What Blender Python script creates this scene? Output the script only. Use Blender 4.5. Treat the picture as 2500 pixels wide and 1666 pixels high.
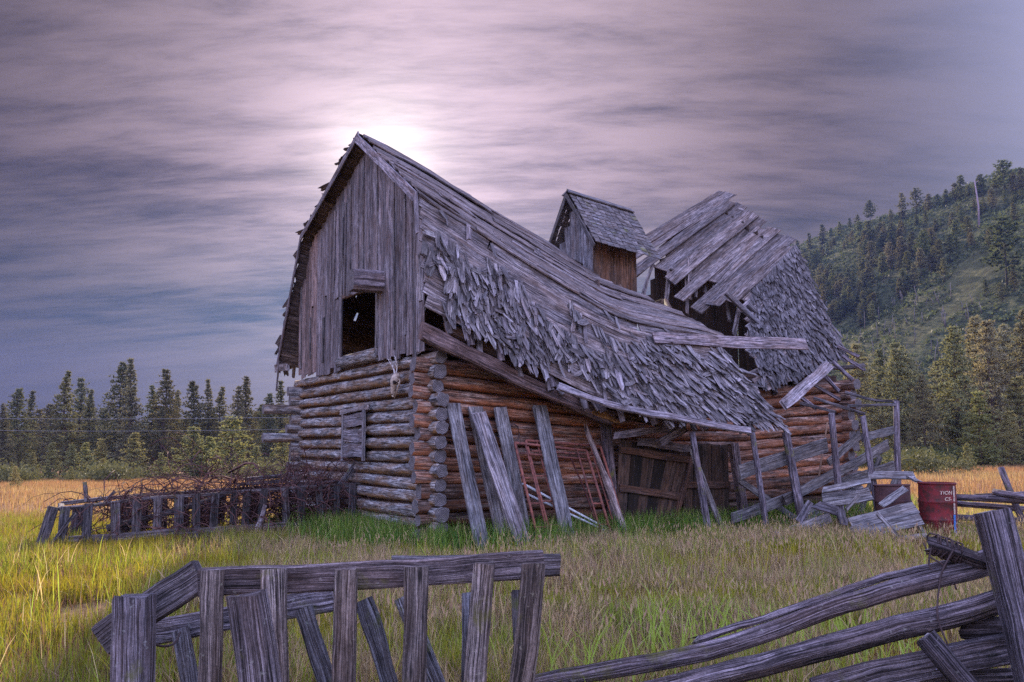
import bpy, math, random
import numpy as np
from mathutils import Matrix, Vector, Euler

for o in list(bpy.data.objects):
    bpy.data.objects.remove(o)
scene = bpy.context.scene
COL = scene.collection
rnd = random.Random(11)
rng = np.random.default_rng(11)

# ------------------------------------------------------------------ camera
cam_data = bpy.data.cameras.new('camera')
cam = bpy.data.objects.new('camera', cam_data)
COL.objects.link(cam)
scene.camera = cam
cam_data.sensor_width = 36.0
cam_data.lens = 36.0 * 1944.0 / 2500.0
cam_data.shift_y = 0.0436
cam_data.clip_start = 0.1
cam_data.clip_end = 6000.0
PITCH, ROLL = math.radians(5.0), math.radians(0.55)
_f = Vector((0, math.cos(PITCH), math.sin(PITCH)))
_r = Vector((1, 0, 0))
_u = _r.cross(_f)
_r2 = _r * math.cos(ROLL) - _u * math.sin(ROLL)
_u2 = _u * math.cos(ROLL) + _r * math.sin(ROLL)
cam.matrix_world = Matrix(((_r2.x, _u2.x, -_f.x, 0), (_r2.y, _u2.y, -_f.y, 0), (_r2.z, _u2.z, -_f.z, 1.5), (0, 0, 0, 1)))

# ------------------------------------------------------------------ sun and sky
SUN = Vector((-0.149, 0.923, 0.3555)).normalized()
SUN_EL = math.asin(SUN.z)
SUN_AZ = math.atan2(SUN.x, SUN.y)
sun_data = bpy.data.lights.new('sun', 'SUN')
sun_data.energy = 2.4
sun_data.angle = math.radians(2.0)
sun_data.color = (1.0, 0.83, 0.64)
sun = bpy.data.objects.new('sun', sun_data)
COL.objects.link(sun)
sun.rotation_euler = SUN.to_track_quat('Z', 'Y').to_euler()

world = bpy.data.worlds.new('World')
scene.world = world
world.use_nodes = True
wn, wl = world.node_tree.nodes, world.node_tree.links
wn.clear()

def wnode(kind, **kw):
    n = wn.new(kind)
    for k, v in kw.items():
        setattr(n, k, v)
    return n

def wmath(op, a, b=None, c=None, clamp=False):
    n = wnode('ShaderNodeMath', operation=op, use_clamp=clamp)
    for i, v in enumerate((a, b, c)):
        if v is None:
            continue
        if isinstance(v, (int, float)):
            n.inputs[i].default_value = v
        else:
            wl.new(v, n.inputs[i])
    return n.outputs[0]

def wmix(f, a, b, blend='MIX'):
    n = wnode('ShaderNodeMix', data_type='RGBA', blend_type=blend)
    if blend == 'MIX':
        n.clamp_factor = True
    for i, v in ((0, f), (6, a), (7, b)):
        if isinstance(v, (int, float)):
            n.inputs[i].default_value = v
        elif isinstance(v, tuple):
            n.inputs[i].default_value = (*v, 1.0)
        else:
            wl.new(v, n.inputs[i])
    return n.outputs[2]

def wscale(col, f):
    n = wnode('ShaderNodeVectorMath', operation='SCALE')
    if isinstance(col, tuple):
        n.inputs[0].default_value = col
    else:
        wl.new(col, n.inputs[0])
    if isinstance(f, (int, float)):
        n.inputs[3].default_value = f
    else:
        wl.new(f, n.inputs[3])
    return n.outputs[0]

def wadd(a, b):
    n = wnode('ShaderNodeVectorMath', operation='ADD')
    wl.new(a, n.inputs[0]); wl.new(b, n.inputs[1])
    return n.outputs[0]

def wmap(v, a, b, c, d):
    n = wnode('ShaderNodeMapRange', clamp=True)
    n.interpolation_type = 'SMOOTHSTEP'
    wl.new(v, n.inputs[0])
    for i, x in enumerate((a, b, c, d)):
        n.inputs[i + 1].default_value = x
    return n.outputs[0]

tc = wnode('ShaderNodeTexCoord')
nrm_ = wnode('ShaderNodeVectorMath', operation='NORMALIZE')
wl.new(tc.outputs['Generated'], nrm_.inputs[0])
D = nrm_.outputs[0]
sep = wnode('ShaderNodeSeparateXYZ')
wl.new(D, sep.inputs[0])
dz = wmath('MAXIMUM', sep.outputs[2], 0.0)
den = wmath('ADD', dz, 0.16)
comb = wnode('ShaderNodeCombineXYZ')
wl.new(wmath('DIVIDE', sep.outputs[0], den), comb.inputs[0])
wl.new(wmath('DIVIDE', sep.outputs[1], den), comb.inputs[1])
def cloud(rot, sx, sy, scale, detail, rough, dist, off):
    m = wnode('ShaderNodeMapping')
    m.inputs['Rotation'].default_value = (0, 0, math.radians(rot))
    m.inputs['Scale'].default_value = (sx, sy, 1)
    m.inputs['Location'].default_value = (off, off * 0.7, off)
    wl.new(comb.outputs[0], m.inputs[0])
    n = wnode('ShaderNodeTexNoise')
    n.inputs['Scale'].default_value = scale
    n.inputs['Detail'].default_value = detail
    n.inputs['Roughness'].default_value = rough
    n.inputs['Distortion'].default_value = dist
    wl.new(m.outputs[0], n.inputs['Vector'])
    return n.outputs['Fac']
streak = cloud(34, 0.34, 1.3, 1.9, 10, 0.62, 0.15, 3.1)
streak2 = cloud(42, 0.75, 2.9, 3.6, 12, 0.66, 0.25, 7.7)
large = cloud(35, 0.5, 0.8, 0.8, 4, 0.55, 0.3, 1.3)
mixd = wmath('ADD', wmath('MULTIPLY', streak, 0.44), wmath('ADD', wmath('MULTIPLY', streak2, 0.60), wmath('MULTIPLY', large, 0.24)))
cover = wmap(mixd, 0.46, 0.82, 0.0, 1.0)
dot = wnode('ShaderNodeVectorMath', operation='DOT_PRODUCT')
wl.new(D, dot.inputs[0])
dot.inputs[1].default_value = SUN
sd = wmath('MAXIMUM', dot.outputs['Value'], 0.0)
g_wide = wmath('POWER', sd, 7.0)
g_mid = wmath('POWER', sd, 34.0)
g_near = wmath('POWER', sd, 170.0)
g_core = wmath('POWER', sd, 650.0)
# thin high cloud: mauve grey veil lit from behind by the veiled sun, darker the farther from it
veil = wmix(cover, (0.42, 0.36, 0.50), (1.58, 1.20, 1.40))
low = wmap(sep.outputs[2], 0.10, 0.34, 1.0, 0.0)
veil = wmix(wmath('MULTIPLY', low, 0.75), veil, wmix(cover, (0.26, 0.56, 0.84), (1.20, 1.18, 1.34)))
veil = wmix(wmath('MULTIPLY', wmap(sep.outputs[2], 0.09, 0.17, 1.0, 0.0), 0.65), veil, (1.45, 1.22, 1.25))
g_wide = wmath('POWER', sd, 12.0)
g_mid = wmath('POWER', sd, 60.0)
veil = wscale(veil, wmath('ADD', wmath('ADD', 0.004, wmath('MULTIPLY', g_wide, 0.112)), wmath('MULTIPLY', g_mid, 0.045)))
# the cloud bank is thicker towards the left of the valley
veil = wscale(veil, wmap(sep.outputs[0], -0.55, 0.50, 0.70, 1.34))
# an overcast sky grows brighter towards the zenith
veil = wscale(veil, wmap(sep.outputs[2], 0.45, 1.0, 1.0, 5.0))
glow = wadd(wscale((0.060, 0.052, 0.046), g_near), wscale((0.16, 0.15, 0.13), g_core))
skyt = wnode('ShaderNodeTexSky')
skyt.sky_type = 'NISHITA'
skyt.sun_disc = False
skyt.sun_elevation = SUN_EL
skyt.sun_rotation = SUN_AZ
skyt.air_density = 1.0
skyt.dust_density = 0.4
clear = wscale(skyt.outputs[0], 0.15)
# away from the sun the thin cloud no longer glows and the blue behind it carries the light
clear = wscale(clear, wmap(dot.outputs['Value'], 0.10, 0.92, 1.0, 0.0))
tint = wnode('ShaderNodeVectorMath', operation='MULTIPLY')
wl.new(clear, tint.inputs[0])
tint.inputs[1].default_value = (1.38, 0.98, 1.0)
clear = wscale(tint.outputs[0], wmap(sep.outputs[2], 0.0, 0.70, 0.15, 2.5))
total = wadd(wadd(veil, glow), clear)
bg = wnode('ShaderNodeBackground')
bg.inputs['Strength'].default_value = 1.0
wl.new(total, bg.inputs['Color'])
wo = wnode('ShaderNodeOutputWorld')
wl.new(bg.outputs[0], wo.inputs['Surface'])

scene.view_settings.view_transform = 'Standard'
scene.view_settings.look = 'None'
scene.view_settings.gamma = 1.0
scene.view_settings.exposure = 2.0
scene.view_settings.use_curve_mapping = False
scene.render.engine = 'CYCLES'
scene.cycles.max_bounces = 6
scene.cycles.diffuse_bounces = 3
scene.cycles.glossy_bounces = 2
scene.cycles.transmission_bounces = 4
scene.cycles.volume_bounces = 0
scene.cycles.transparent_max_bounces = 8
scene.cycles.use_denoising = False
scene.cycles.sample_clamp_indirect = 6.0
scene.cycles.use_adaptive_sampling = True
scene.cycles.adaptive_threshold = 0.008

# ------------------------------------------------------------------ materials
def new_mat(name):
    m = bpy.data.materials.new(name)
    m.use_nodes = True
    nt = m.node_tree
    nt.nodes.clear()
    out = nt.nodes.new('ShaderNodeOutputMaterial')
    b = nt.nodes.new('ShaderNodeBsdfPrincipled')
    b.inputs['Specular IOR Level'].default_value = 0.25
    nt.links.new(b.outputs[0], out.inputs['Surface'])
    return m, nt, b, out

class NT:
    """tiny helper round a node tree"""
    def __init__(s, nt):
        s.nt = nt
    def n(s, kind, **kw):
        x = s.nt.nodes.new(kind)
        for k, v in kw.items():
            setattr(x, k, v)
        return x
    def put(s, v, sock):
        if isinstance(v, (int, float)):
            sock.default_value = v
        elif isinstance(v, tuple):
            sock.default_value = (*v, 1.0) if len(sock.default_value) == 4 and len(v) == 3 else v
        else:
            s.nt.links.new(v, sock)
    def math(s, op, a, b=None, clamp=False):
        x = s.n('ShaderNodeMath', operation=op, use_clamp=clamp)
        s.put(a, x.inputs[0])
        if b is not None:
            s.put(b, x.inputs[1])
        return x.outputs[0]
    def mix(s, f, a, b, blend='MIX'):
        x = s.n('ShaderNodeMix', data_type='RGBA', blend_type=blend)
        s.put(f, x.inputs[0]); s.put(a, x.inputs[6]); s.put(b, x.inputs[7])
        return x.outputs[2]
    def noise(s, vec, scale, detail=4, rough=0.55, dist=0.0):
        x = s.n('ShaderNodeTexNoise')
        x.inputs['Scale'].default_value = scale
        x.inputs['Detail'].default_value = detail
        x.inputs['Roughness'].default_value = rough
        x.inputs['Distortion'].default_value = dist
        if vec is not None:
            s.nt.links.new(vec, x.inputs['Vector'])
        return x.outputs['Fac']
    def mapping(s, vec, scale, loc=None):
        x = s.n('ShaderNodeMapping')
        s.nt.links.new(vec, x.inputs['Vector'])
        x.inputs['Scale'].default_value = scale
        if loc is not None:
            s.nt.links.new(loc, x.inputs['Location'])
        return x.outputs[0]
    def ramp(s, f, stops):
        x = s.n('ShaderNodeValToRGB')
        s.put(f, x.inputs[0])
        el = x.color_ramp.elements
        while len(el) > len(stops):
            el.remove(el[-1])
        while len(el) < len(stops):
            el.new(1.0)
        for e, (p, c) in zip(el, stops):
            e.position = p
            e.color = (*c, 1.0) if isinstance(c, tuple) else (c, c, c, 1.0)
        return x.outputs[0]
    def bump(s, h, strength, dist):
        x = s.n('ShaderNodeBump')
        x.inputs['Strength'].default_value = strength
        x.inputs['Distance'].default_value = dist
        s.nt.links.new(h, x.inputs['Height'])
        return x.outputs[0]

def wood(name, light, mid, dark, warm=None, warm_amt=0.0, moss=0.0, crack=0.75, grain=34.0, bump=0.6):
    """weathered wood: grain runs along U of the piece, checks and knots, per piece tone from the object colour"""
    m, nt, b, out = new_mat(name)
    k = NT(nt)
    uv = k.n('ShaderNodeTexCoord').outputs['UV']
    info = k.n('ShaderNodeObjectInfo')
    off = k.n('ShaderNodeCombineXYZ')
    r40 = k.math('MULTIPLY', info.outputs['Random'], 40.0)
    for i in range(3):
        k.put(r40, off.inputs[i])
    # the grain wanders round knots and along the piece
    wv = k.n('ShaderNodeVectorMath', operation='MULTIPLY_ADD')
    wnz = k.n('ShaderNodeTexNoise')
    wnz.inputs['Scale'].default_value = 1.0
    wnz.inputs['Detail'].default_value = 3
    nt.links.new(k.mapping(uv, (1.7, 7.0, 1), off.outputs[0]), wnz.inputs['Vector'])
    nt.links.new(wnz.outputs['Color'], wv.inputs[0])
    wv.inputs[1].default_value = (0.0, 0.06, 0.0)
    nt.links.new(uv, wv.inputs[2])
    iso = k.noise(k.mapping(uv, (9, 11, 1), off.outputs[0]), 1.0, 8, 0.72)
    speck = k.noise(k.mapping(uv, (70, 90, 1), off.outputs[0]), 1.0, 3, 0.7)
    uv0 = uv
    uv = wv.outputs[0]
    g1 = k.noise(k.mapping(uv, (1.6, grain, 1), off.outputs[0]), 1.0, 7, 0.68, 0.35)
    g2 = k.noise(k.mapping(uv, (4.0, grain * 3.6, 1), off.outputs[0]), 1.0, 4, 0.6, 0.2)
    pat = k.noise(k.mapping(uv, (1.3, 3.2, 1), off.outputs[0]), 1.0, 5, 0.6, 0.4)
    fine = k.noise(k.mapping(uv, (22.0, 90.0, 1), off.outputs[0]), 1.0, 3, 0.6)
    col = k.ramp(g1, [(0.36, dark), (0.47, mid), (0.62, light)])
    col = k.mix(k.math('MULTIPLY', k.ramp(g2, [(0.40, 1.0), (0.52, 0.0)]), crack), col, tuple(c * 0.32 for c in dark))
    col = k.mix(0.75, col, k.ramp(pat, [(0.32, (0.36, 0.34, 0.36)), (0.50, (0.95, 0.94, 0.95)), (0.66, (1.5, 1.47, 1.47))]), 'MULTIPLY')
    if warm is not None:
        wm = k.noise(k.mapping(uv, (0.9, 4.0, 1), off.outputs[0]), 1.7, 5, 0.6, 0.5)
        wcol = k.mix(1.0, k.ramp(g1, [(0.30, tuple(c * 0.32 for c in warm)), (0.55, warm), (0.75, tuple(min(1, c * 1.5) for c in warm))]), (1.0, 1.0, 1.0), 'MULTIPLY')
        at = k.n('ShaderNodeAttribute', attribute_name='under').outputs['Fac']
        f = k.math('ADD', k.ramp(wm, [(0.42, 0.0), (0.62, warm_amt)]), k.math('MULTIPLY', at, k.ramp(wm, [(0.30, 0.25), (0.55, 1.0)])), True)
        col = k.mix(f, col, wcol)
    col = k.mix(1.0, col, k.ramp(iso, [(0.30, 0.55), (0.50, 1.0), (0.68, 1.3)]), 'MULTIPLY')
    col = k.mix(0.6, col, k.ramp(speck, [(0.32, 0.5), (0.52, 1.0), (0.70, 1.35)]), 'MULTIPLY')
    # knots
    vo = k.n('ShaderNodeTexVoronoi')
    nt.links.new(k.mapping(uv0, (1.7, 5.6, 1), off.outputs[0]), vo.inputs['Vector'])
    vo.inputs['Scale'].default_value = 1.0
    col = k.mix(k.ramp(vo.outputs['Distance'], [(0.035, 0.85), (0.085, 0.0)]), col, tuple(c * 0.45 for c in dark))
    if moss > 0:
        tco = k.n('ShaderNodeNewGeometry').outputs['Position']
        mo = k.noise(tco, 3.1, 6, 0.65, 0.3)
        col = k.mix(k.ramp(mo, [(0.62 - moss * 0.1, 0.0), (0.68, 0.8)]), col, (0.15, 0.15, 0.035))
        li = k.noise(tco, 24.0, 5, 0.7, 0.2)
        col = k.mix(k.ramp(li, [(0.62, 0.0), (0.68, 0.55)]), col, (0.42, 0.42, 0.38))
    col = k.mix(1.0, col, info.outputs['Color'], 'MULTIPLY')
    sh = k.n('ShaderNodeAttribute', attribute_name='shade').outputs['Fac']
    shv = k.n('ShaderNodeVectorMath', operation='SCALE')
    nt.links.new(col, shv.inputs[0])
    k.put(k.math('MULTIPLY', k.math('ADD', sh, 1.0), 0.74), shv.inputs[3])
    nt.links.new(shv.outputs[0], b.inputs['Base Color'])
    b.inputs['Roughness'].default_value = 0.86
    h = k.math('ADD', k.math('MULTIPLY', g1, 0.7), k.math('ADD', k.math('MULTIPLY', g2, 0.5), k.math('MULTIPLY', fine, 0.15)))
    nt.links.new(k.bump(h, bump, 0.022), b.inputs['Normal'])
    return m

def endgrain(name, light, dark):
    m, nt, b, out = new_mat(name)
    k = NT(nt)
    uv = k.n('ShaderNodeTexCoord').outputs['UV']
    info = k.n('ShaderNodeObjectInfo')
    ln = k.n('ShaderNodeVectorMath', operation='LENGTH')
    nt.links.new(uv, ln.inputs[0])
    nz = k.noise(uv, 14.0, 4)
    rings = k.math('SINE', k.math('ADD', k.math('MULTIPLY', ln.outputs['Value'], 260.0), k.math('MULTIPLY', nz, 9.0)))
    sp = k.n('ShaderNodeSeparateXYZ')
    nt.links.new(uv, sp.inputs[0])
    ang = k.math('ARCTAN2', sp.outputs[1], sp.outputs[0])
    cv = k.n('ShaderNodeCombineXYZ')
    k.put(k.math('MULTIPLY', ang, 2.6), cv.inputs[0])
    k.put(k.math('MULTIPLY', info.outputs['Random'], 50.0), cv.inputs[1])
    rad = k.noise(cv.outputs[0], 1.6, 3, 0.7)
    col = k.mix(k.ramp(rings, [(0.2, 0.0), (0.9, 1.0)]), dark, light)
    col = k.mix(k.ramp(rad, [(0.62, 0.0), (0.68, 0.9)]), col, tuple(c * 0.25 for c in dark))
    col = k.mix(0.8, col, k.ramp(k.noise(uv, 9.0, 4), [(0.3, 0.45), (0.65, 1.15)]), 'MULTIPLY')
    nt.links.new(col, b.inputs['Base Color'])
    b.inputs['Roughness'].default_value = 0.9
    nt.links.new(k.bump(rings, 0.25, 0.005), b.inputs['Normal'])
    return m

M = {}
M['grey'] = wood('weathered_wood', (0.6, 0.55, 0.59), (0.3, 0.27, 0.295), (0.05, 0.043, 0.05), (0.27, 0.15, 0.09), 0.25)
M['gable'] = wood('gable_wood', (0.52, 0.47, 0.52), (0.25, 0.22, 0.25), (0.038, 0.032, 0.038), (0.26, 0.14, 0.095), 0.35, grain=40)
M['roofboard'] = wood('roof_board_wood', (0.54, 0.46, 0.5), (0.26, 0.215, 0.24), (0.038, 0.03, 0.035), (0.24, 0.14, 0.10), 0.4, crack=0.9)
M['shingle'] = wood('shingle_wood', (0.66, 0.59, 0.65), (0.37, 0.325, 0.37), (0.07, 0.058, 0.068), (0.34, 0.22, 0.17), 0.2, crack=0.55, grain=46)
M['log'] = wood('log_wood', (0.66, 0.63, 0.68), (0.3, 0.28, 0.31), (0.04, 0.036, 0.042), (0.30, 0.15, 0.065), 0.55, grain=24, bump=1.2, crack=0.95)
M['redlog'] = wood('brown_log_wood', (0.42, 0.32, 0.30), (0.19, 0.115, 0.095), (0.038, 0.026, 0.026), (0.36, 0.125, 0.055), 0.6, grain=22, bump=1.0, crack=0.95)
M['brown'] = wood('brown_board_wood', (0.25, 0.17, 0.15), (0.13, 0.085, 0.075), (0.035, 0.026, 0.026), (0.24, 0.11, 0.06), 0.5)
M['dark'] = wood('dark_fence_wood', (0.32, 0.28, 0.32), (0.13, 0.112, 0.13), (0.03, 0.025, 0.03), (0.16, 0.10, 0.08), 0.3, moss=0.25, crack=0.9)
M['fence'] = wood('near_fence_wood', (0.46, 0.41, 0.45), (0.165, 0.14, 0.155), (0.022, 0.018, 0.021), (0.20, 0.12, 0.09), 0.3, moss=0.35, crack=0.95, grain=85, bump=0.9)
M['mossy'] = wood('mossy_shingle_wood', (0.36, 0.32, 0.36), (0.19, 0.165, 0.185), (0.06, 0.05, 0.056), (0.2, 0.13, 0.1), 0.3, moss=0.35, crack=0.7)
M['splinter'] = wood('fresh_split_wood', (0.62, 0.36, 0.17), (0.40, 0.19, 0.075), (0.12, 0.06, 0.03))
M['end'] = endgrain('log_end_grain', (0.24, 0.21, 0.235), (0.075, 0.062, 0.07))

def simple(name, col, rough=0.8, metal=0.0, var=0.25, scale=6.0, col2=None, bump=0.0):
    m, nt, b, out = new_mat(name)
    k = NT(nt)
    info = k.n('ShaderNodeObjectInfo')
    pos = k.n('ShaderNodeTexCoord').outputs['Object']
    nz = k.noise(pos, scale, 6, 0.65)
    c2 = col2 or tuple(c * (1 - var) for c in col)
    c = k.ramp(nz, [(0.38, c2), (0.6, col)])
    c = k.mix(1.0, c, info.outputs['Color'], 'MULTIPLY')
    nt.links.new(c, b.inputs['Base Color'])
    b.inputs['Roughness'].default_value = rough
    b.inputs['Metallic'].default_value = metal
    if bump:
        nt.links.new(k.bump(nz, bump, 0.01), b.inputs['Normal'])
    return m
M['rust'] = simple('rusted_pipe', (0.25, 0.085, 0.066), 0.75, 0.0, 0.5, 14.0, (0.10, 0.04, 0.037), 0.3)
M['palepipe'] = simple('pale_pipe', (0.50, 0.50, 0.56), 0.6, 0.0, 0.4, 9.0)
M['wire'] = simple('rusty_wire', (0.075, 0.048, 0.052), 0.8, 0.0, 0.4, 9.0)
M['bone'] = simple('bone', (0.52, 0.43, 0.38), 0.75, 0.0, 0.4, 30.0, (0.25, 0.17, 0.14), 0.3)
M['antler'] = simple('antler', (0.62, 0.56, 0.60), 0.6, 0.0, 0.25, 20.0)
M['socket'] = simple('hollow_shade', (0.03, 0.02, 0.02), 0.95)  # near-black colour stands in for the shade inside the skull's hollows
M['barrelred'] = simple('red_barrel_paint', (0.17, 0.016, 0.022), 0.55, 0.0, 0.4, 9.0, (0.055, 0.018, 0.017), 0.15)
M['barrelrust'] = simple('rusty_barrel', (0.12, 0.055, 0.055), 0.8, 0.0, 0.4, 6.0, (0.06, 0.03, 0.035), 0.25)
M['white'] = simple('worn_white_paint', (0.55, 0.48, 0.44), 0.6, 0.0, 0.6, 60.0, (0.14, 0.03, 0.03))
M['blue'] = simple('worn_blue_paint', (0.05, 0.17, 0.50), 0.55, 0.0, 0.3, 30.0)
M['cord'] = simple('old_rope', (0.24, 0.14, 0.10), 0.9)
M['bramble'] = simple('dry_bramble', (0.17, 0.075, 0.068), 0.9, 0.0, 0.5, 3.0, (0.05, 0.027, 0.03))
M['bark'] = simple('pine_bark', (0.085, 0.058, 0.048), 0.95, 0.0, 0.4, 4.0, None, 0.5)
M['snagwood'] = simple('dead_snag_wood', (0.14, 0.115, 0.13), 0.95, 0.0, 0.4, 2.0)
M['cable'] = simple('cable_grey', (0.16, 0.16, 0.18), 0.6)

def leafy(name, col, trans, tint_attr=True, mixf=0.35):
    m, nt, b, out = new_mat(name)
    k = NT(nt)
    info = k.n('ShaderNodeObjectInfo')
    geo = k.n('ShaderNodeNewGeometry')
    c = k.mix(1.0, col, info.outputs['Color'], 'MULTIPLY')
    rv = k.math('ADD', 0.6, k.math('MULTIPLY', geo.outputs['Random Per Island'], 0.8))
    sc = k.n('ShaderNodeVectorMath', operation='SCALE')
    nt.links.new(c, sc.inputs[0]); k.put(rv, sc.inputs[3])
    nt.links.new(sc.outputs[0], b.inputs['Base Color'])
    b.inputs['Roughness'].default_value = 0.7
    tr = k.n('ShaderNodeBsdfTranslucent')
    t = k.mix(1.0, trans, info.outputs['Color'], 'MULTIPLY')
    nt.links.new(t, tr.inputs['Color'])
    mx = k.n('ShaderNodeMixShader')
    mx.inputs[0].default_value = mixf
    nt.links.new(b.outputs[0], mx.inputs[1]); nt.links.new(tr.outputs[0], mx.inputs[2])
    nt.links.new(mx.outputs[0], out.inputs['Surface'])
    return m
M['needle'] = leafy('pine_needles', (0.125, 0.125, 0.075), (0.19, 0.175, 0.07))
M['needle_young'] = leafy('young_pine_needles', (0.20, 0.195, 0.09), (0.32, 0.29, 0.09), mixf=0.4)
M['shrub'] = leafy('hill_shrub_leaves', (0.07, 0.085, 0.042), (0.11, 0.13, 0.045))

# ------------------------------------------------------------------ mesh helpers
class MD:
    """verts, faces, per-loop uvs, material index, smooth flags, collected for one mesh"""
    def __init__(s):
        s.v, s.f, s.uv, s.mi, s.sm, s.sh, s.un = [], [], [], [], [], [], []
        s.n = 0
    def add(s, verts, faces, uvs, mi=0, smooth=False, shade=0.0, under=None):
        b = s.n
        s.v.append(np.asarray(verts, float)); s.n += len(verts)
        for q, (f, u) in enumerate(zip(faces, uvs)):
            s.f.append([i + b for i in f]); s.uv.extend(u)
            s.mi.append(mi if isinstance(mi, int) else mi[q])
            s.sm.append(smooth if isinstance(smooth, bool) else smooth[q])
            s.sh.append(shade)
        s.un.extend([0.0] * len(verts) if under is None else list(under))
        return s
    def mesh(s, name, mats, off=None, inv=None):
        v = np.concatenate(s.v)
        if inv is not None:
            v = v @ np.array(inv.to_3x3()).T + np.array(inv.translation)
        if off is not None:
            v = v - np.array(off)
        me = bpy.data.meshes.new(name)
        me.from_pydata(v.tolist(), [], s.f)
        uvl = me.uv_layers.new(name='UVMap')
        uvl.data.foreach_set('uv', np.array(s.uv, dtype=np.float32).ravel())
        for mt in mats:
            me.materials.append(mt)
        if any(s.mi):
            me.polygons.foreach_set('material_index', s.mi)
        me.polygons.foreach_set('use_smooth', s.sm)
        if any(s.sh):
            a = me.attributes.new('shade', 'FLOAT', 'FACE')
            a.data.foreach_set('value', s.sh)
        if any(s.un):
            a = me.attributes.new('under', 'FLOAT', 'POINT')
            a.data.foreach_set('value', s.un)
        me.update()
        return me

def N3(v):
    v = np.asarray(v, float)
    return v / max(np.linalg.norm(v), 1e-9)

def resample(path, n):
    p = np.asarray(path, float)
    d = np.concatenate([[0], np.cumsum(np.linalg.norm(np.diff(p, axis=0), axis=1))])
    t = np.linspace(0, d[-1], n)
    return np.stack([np.interp(t, d, p[:, i]) for i in range(3)], 1)

def sweep(path, w, h, nrm, md=None, seg=None, jit=0.0, rag=0.0, wob=0.0, kind='rect', taper=None, K=12, rough=0.0, under=0.0, mi_cap=0, shade=0.0, seed=None, twist=0.0, notch=False):
    """board (w wide, h thick, broad face towards nrm) or round log (radius w) along a path"""
    md = md or MD()
    r = np.random.default_rng(seed if seed is not None else rnd.randrange(1 << 30))
    P = np.asarray(path, float)
    if seg is not None:
        P = resample(P, seg + 1)
    n = len(P)
    T = np.gradient(P, axis=0) if n > 2 else np.repeat((P[1] - P[0])[None], 2, 0)
    T /= np.linalg.norm(T, axis=1)[:, None]
    nr = np.asarray(nrm, float)
    if nr.ndim == 1:
        nr = np.repeat(nr[None], n, 0)
    side = np.cross(T, nr); side /= np.linalg.norm(side, axis=1)[:, None]
    up = np.cross(side, T)
    if twist:
        a = np.linspace(0, twist, n)[:, None]
        side, up = side * np.cos(a) + up * np.sin(a), up * np.cos(a) - side * np.sin(a)
    if wob and n > 2:
        k = r.normal(0, wob, (n, 2)); k = (k + np.roll(k, 1, 0) + np.roll(k, -1, 0)) / 3
        P = P + side * k[:, :1] + up * k[:, 1:]
    tp = np.ones(n) if taper is None else np.linspace(taper[0], taper[1], n)
    L = np.concatenate([[0], np.cumsum(np.linalg.norm(np.diff(P, axis=0), axis=1))])
    if kind == 'rect':
        c = min(h, w) * 0.18
        a = np.array([-w / 2 + c, w / 2 - c, w / 2, w / 2, w / 2 - c, -w / 2 + c, -w / 2, -w / 2])
        b = np.array([h / 2, h / 2, h / 2 - c, -h / 2 + c, -h / 2, -h / 2, -h / 2 + c, h / 2 - c])
        if n == 2 and jit == 0 and rag == 0:
            a = np.array([-w / 2, w / 2, w / 2, -w / 2]); b = np.array([h / 2, h / 2, -h / 2, -h / 2])
        kk = len(a)
        A = a[None] * tp[:, None]; Bb = np.repeat(b[None], n, 0)
        if jit:
            e = r.normal(0, jit, (n, 2)); e = (e + np.roll(e, 1, 0)) * .55 if n > 4 else e * .7; A = A + np.where(a[None] > 0, e[:, :1], e[:, 1:])
            Bb = Bb + r.normal(0, jit * 0.25, (n, kk))
    else:
        kk = K
        th = np.arange(K) * 2 * math.pi / K
        base = (1 + r.normal(0, rough, K)) * (1 if K < 12 else 1 + .10 * np.sin(2 * th) ** 2)
        al = r.normal(0, rough * 0.5, (n, K)); al = (al + np.roll(al, 1, 0)) / 2
        hr = h / w if h else 1.0
        A = w * np.cos(th)[None] * (base[None] + al) * tp[:, None]
        Bb = w * hr * np.sin(th)[None] * (base[None] + al) * tp[:, None]
    V = P[:, None] + side[:, None] * A[..., None] + up[:, None] * Bb[..., None]
    if rag:
        e0 = r.uniform(-rag, rag * 0.3, kk); e1 = r.uniform(-rag, rag * 0.3, kk)
        if kind == 'rect' and kk == 8:      # keep the two faces of a torn end in step
            for e in (e0, e1):
                m_ = r.uniform(-rag, rag * 0.3, 4)
                e[:] = np.array([m_[1], m_[2], m_[3], m_[3], m_[2], m_[1], m_[0], m_[0]])
        V[0] -= T[0][None] * e0[:, None]; V[-1] += T[-1][None] * e1[:, None]
    verts = V.reshape(-1, 3)
    per = np.concatenate([[0], np.cumsum(np.hypot(np.diff(np.append(A[0], A[0][0])), np.diff(np.append(Bb[0], Bb[0][0]))))])
    F, U = [], []
    u0 = r.uniform(0, 30); v0 = r.uniform(0, 30)
    for i in range(n - 1):
        for j in range(kk):
            j2 = (j + 1) % kk
            F.append([i * kk + j, i * kk + j2, (i + 1) * kk + j2, (i + 1) * kk + j])
            U.append([(L[i] + u0, per[j] + v0), (L[i] + u0, per[j + 1] + v0), (L[i + 1] + u0, per[j + 1] + v0), (L[i + 1] + u0, per[j] + v0)])
    ns = len(F)
    uo = 0 if mi_cap else u0
    vo = 0 if mi_cap else v0
    F.append(list(range(kk))[::-1]); U.append([(A[0][j] + uo, Bb[0][j] + vo) for j in range(kk)][::-1])
    F.append([(n - 1) * kk + j for j in range(kk)]); U.append([(A[-1][j] + uo, Bb[-1][j] + vo) for j in range(kk)])
    un = None
    if under and kind != 'rect':
        un = np.repeat(np.clip(-np.sin(th) * 1.6 - 0.15, 0, 1)[None] * under, n, 0).ravel()
    md.add(verts, F, U, [0] * ns + [mi_cap] * 2, [kind != 'rect'] * ns + [False] * 2, shade, un)
    return md

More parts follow.
